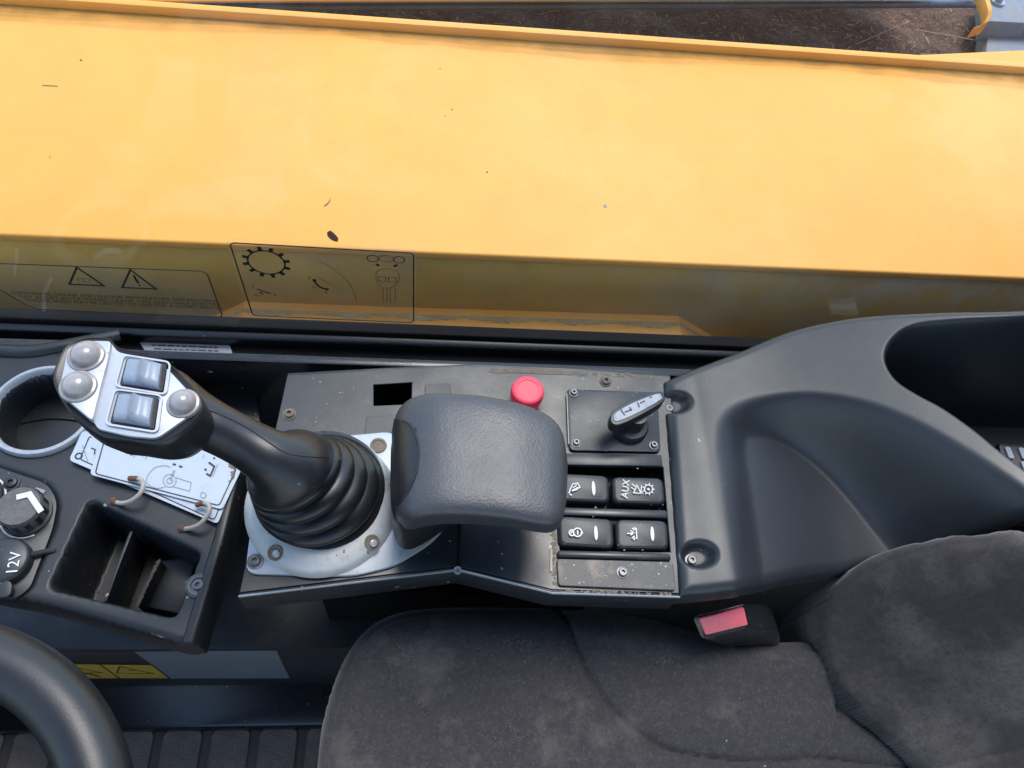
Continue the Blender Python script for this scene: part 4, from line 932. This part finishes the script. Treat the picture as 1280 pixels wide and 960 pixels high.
def z_back(X, Y):
    d, _, _ = sdist(ob, X, Y)
    cp = [p + EZ * .016 for p in bk[::2]] + [p + EZ * .012 for p in bl_[::2]] + [Vector((.72, .12, .95)), Vector((.72, 0, .95)), Vector((.72, -.15, .95)), Vector((.72, -.30, .95)), Vector((.62, .02, .84)), Vector((.62, -.12, .84))]
    num = 0; den = 0
    for p in cp:
        w_ = 1 / (((X - p.x) ** 2 + (Y - p.y) ** 2) + 4e-4) ** 1.6; num = num + w_ * p.z; den = den + w_
    base = num / den + .020 * sstep(d, 0, .07)
    fold = .0040 * np.sin((X * 1.0 - Y * .35) * 260 + 2 * np.sin(Y * 40)) * np.exp(-((Y - .19) / .03) ** 2) * sstep(X, .40, .43) * sstep(X, .56, .48)
    return base + fold
seam4 = cat_rom(PP([(1120, 925, .52), (1180, 958, .53), (1230, 950, .56), (1290, 935, .58), (1360, 920, .6)], .5), 4, False)
seamT = [p + Vector((0, -.012, 0)) for p in bk[18:]]
def f_b(X, Y, Z):
    d = pdist(seam4, X, Y); Z = Z - .004 * np.exp(-(d / .003) ** 2) - .006 * np.exp(-(d / .014) ** 2)
    d = pdist(seamT, X, Y); Z = Z - .0022 * np.exp(-(d / .0016) ** 2)
    return Z
hfield('backrest', ob, z_back, .0024, .022, .10, M['fabricback'], se, [f_b])
TS = bvh(cush); b = MB()
for k in range(300):
    px, py = random.choice([(random.gauss(498, 24), random.gauss(806, 13)), (random.gauss(645, 22), random.gauss(803, 4)), (random.gauss(525, 25), random.gauss(820, 8)), (random.gauss(650, 25), random.gauss(915, 18)), (random.gauss(830, 8), random.gauss(828, 4)), (random.uniform(430, 1000), random.uniform(770, 955))])
    h_ = TS.ray_cast(CP, ray(px, py).normalized())
    if h_[0] is None: continue
    c = h_[0] + EZ * .0005; a = random.uniform(0, 6.28); L_ = random.uniform(.0003, .0009); d = Vector((math.cos(a), math.sin(a), 0)) * L_; w_ = Vector((-math.sin(a), math.cos(a), 0)) * random.uniform(.00015, .0004)
    b.add([c - d, c - d + w_, c + d + w_, c + d, c + EZ * .0003], [(0, 1, 4), (1, 2, 4), (2, 3, 4), (3, 0, 4)])
o = b.build('lint', M['lint'], se); o['kind'] = 'stuff'
# ================================================================== belt buckle
bu = thing('belt_buckle', 'black seat belt buckle with faded red release button on the cushion', 'buckle', P(910, 800, .5))
f4 = [P(866, 771, .556), P(934, 754, .560), P(941, 786, .545), P(878, 800, .540)]
fc = sum(f4, Vector()) / 4
back = [P(905, 775, .520), P(958, 765, .530), P(976, 796, .505), P(968, 812, .492), P(890, 808, .498)]
def rr(q, r=.005): return rnd_poly(q, r, 4)
fr_ = rr(f4); nrm = (f4[1] - f4[0]).cross(f4[2] - f4[1]).normalized()
if nrm.z < 0: nrm = -nrm
bk4 = [P(899, 772, .512), P(962, 766, .520), P(976, 806, .494), P(908, 812, .490)]
rings = [[fc + (p - fc) * .95 + nrm * .0006 for p in fr_], [p for p in fr_]]
bk_r = rr(bk4, .006)
bulge = Vector((.010, .004, .006))
for t in (.15, .35, .55, .75, .9, 1.0):
    rings.append([fr_[i].lerp(bk_r[i], t) + bulge * math.sin(t * math.pi) * (.8 if fr_[i].x > fc.x else .1) for i in range(len(fr_))])
MB().ring(rings).build('body', M['buckle'], bu, 0, smooth=40)
pq = [f4[0].lerp(f4[1], .08).lerp(f4[3].lerp(f4[2], .08), .08), f4[0].lerp(f4[1], .90).lerp(f4[3].lerp(f4[2], .90), .06), f4[0].lerp(f4[1], .90).lerp(f4[3].lerp(f4[2], .90), .74), f4[0].lerp(f4[1], .08).lerp(f4[3].lerp(f4[2], .08), .76)]
MB().prism([p + nrm * .0034 for p in rr(pq, .0015)], -nrm * .006).build('release_button', M['pink'], bu, .0008, 2)
sl = [f4[0].lerp(f4[1], .22).lerp(f4[3].lerp(f4[2], .22), .80), f4[0].lerp(f4[1], .86).lerp(f4[3].lerp(f4[2], .86), .80), f4[0].lerp(f4[1], .86).lerp(f4[3].lerp(f4[2], .86), .90), f4[0].lerp(f4[1], .22).lerp(f4[3].lerp(f4[2], .22), .90)]
MB().prism([p + nrm * .0012 for p in sl], -nrm * .002).build('slot', M['ink'], bu)
st0 = (bk4[2] + bk4[3]) / 2
MB().tube([st0 + Vector((-.01, .01, 0)), st0 + Vector((.03, .0, -.03)), st0 + Vector((.06, .0, -.07))], .010, 12).build('stalk', M['black'], bu)
# ================================================================== steering wheel
ZW = .78
w = [P(-2, 826, ZW), P(62, 866, ZW), P(116, 955, ZW)]
ax2, ay2, bx2, by2, cx2, cy2 = w[0].x, w[0].y, w[1].x, w[1].y, w[2].x, w[2].y
dd = 2 * (ax2 * (by2 - cy2) + bx2 * (cy2 - ay2) + cx2 * (ay2 - by2))
ux = ((ax2 ** 2 + ay2 ** 2) * (by2 - cy2) + (bx2 ** 2 + by2 ** 2) * (cy2 - ay2) + (cx2 ** 2 + cy2 ** 2) * (ay2 - by2)) / dd
uy = ((ax2 ** 2 + ay2 ** 2) * (cx2 - bx2) + (bx2 ** 2 + by2 ** 2) * (ax2 - cx2) + (cx2 ** 2 + cy2 ** 2) * (bx2 - ax2)) / dd
WR = math.hypot(ax2 - ux, ay2 - uy); print('WHEEL', ux, uy, WR)
wc = Vector((ux, uy, ZW))
sw_ = thing('steering_wheel', 'black steering wheel rim in the lower left corner', 'steering wheel', wc - EZ * .1)
N = 72; rings = []
for i in range(N):
    a = 2 * math.pi * i / N; u = Vector((math.cos(a), math.sin(a), 0)); c = wc + u * WR
    rings.append([c + u * .0165 * math.cos(2 * math.pi * k / 20) + EZ * .0150 * math.sin(2 * math.pi * k / 20) for k in range(20)])
rings.append(rings[0])
MB().ring(rings, False, False).build('rim', M['wheel'], sw_, 0, smooth=60, weld=True)
for a in (100, 215, 330):
    u = Vector((math.cos(math.radians(a)), math.sin(math.radians(a)), 0))
    MB().tube([wc - EZ * .035, wc + u * WR * .6 - EZ * .025, wc + u * (WR - .004)], [.018, .012, .010], 12).build('spoke', M['wheel'], sw_)
MB().lathe(wc - EZ * .05, EZ, [(.03, 0), (.042, .006), (.042, .02), (.036, .028), (.0001, .03)], 32).build('hub', M['wheel'], sw_)
MB().tube([wc - EZ * .05, wc + Vector((-.12, 0, -.5))], .022, 16).build('column', M['black'], sw_)
for o in bpy.data.objects:
    if '_w' in o: del o['_w']
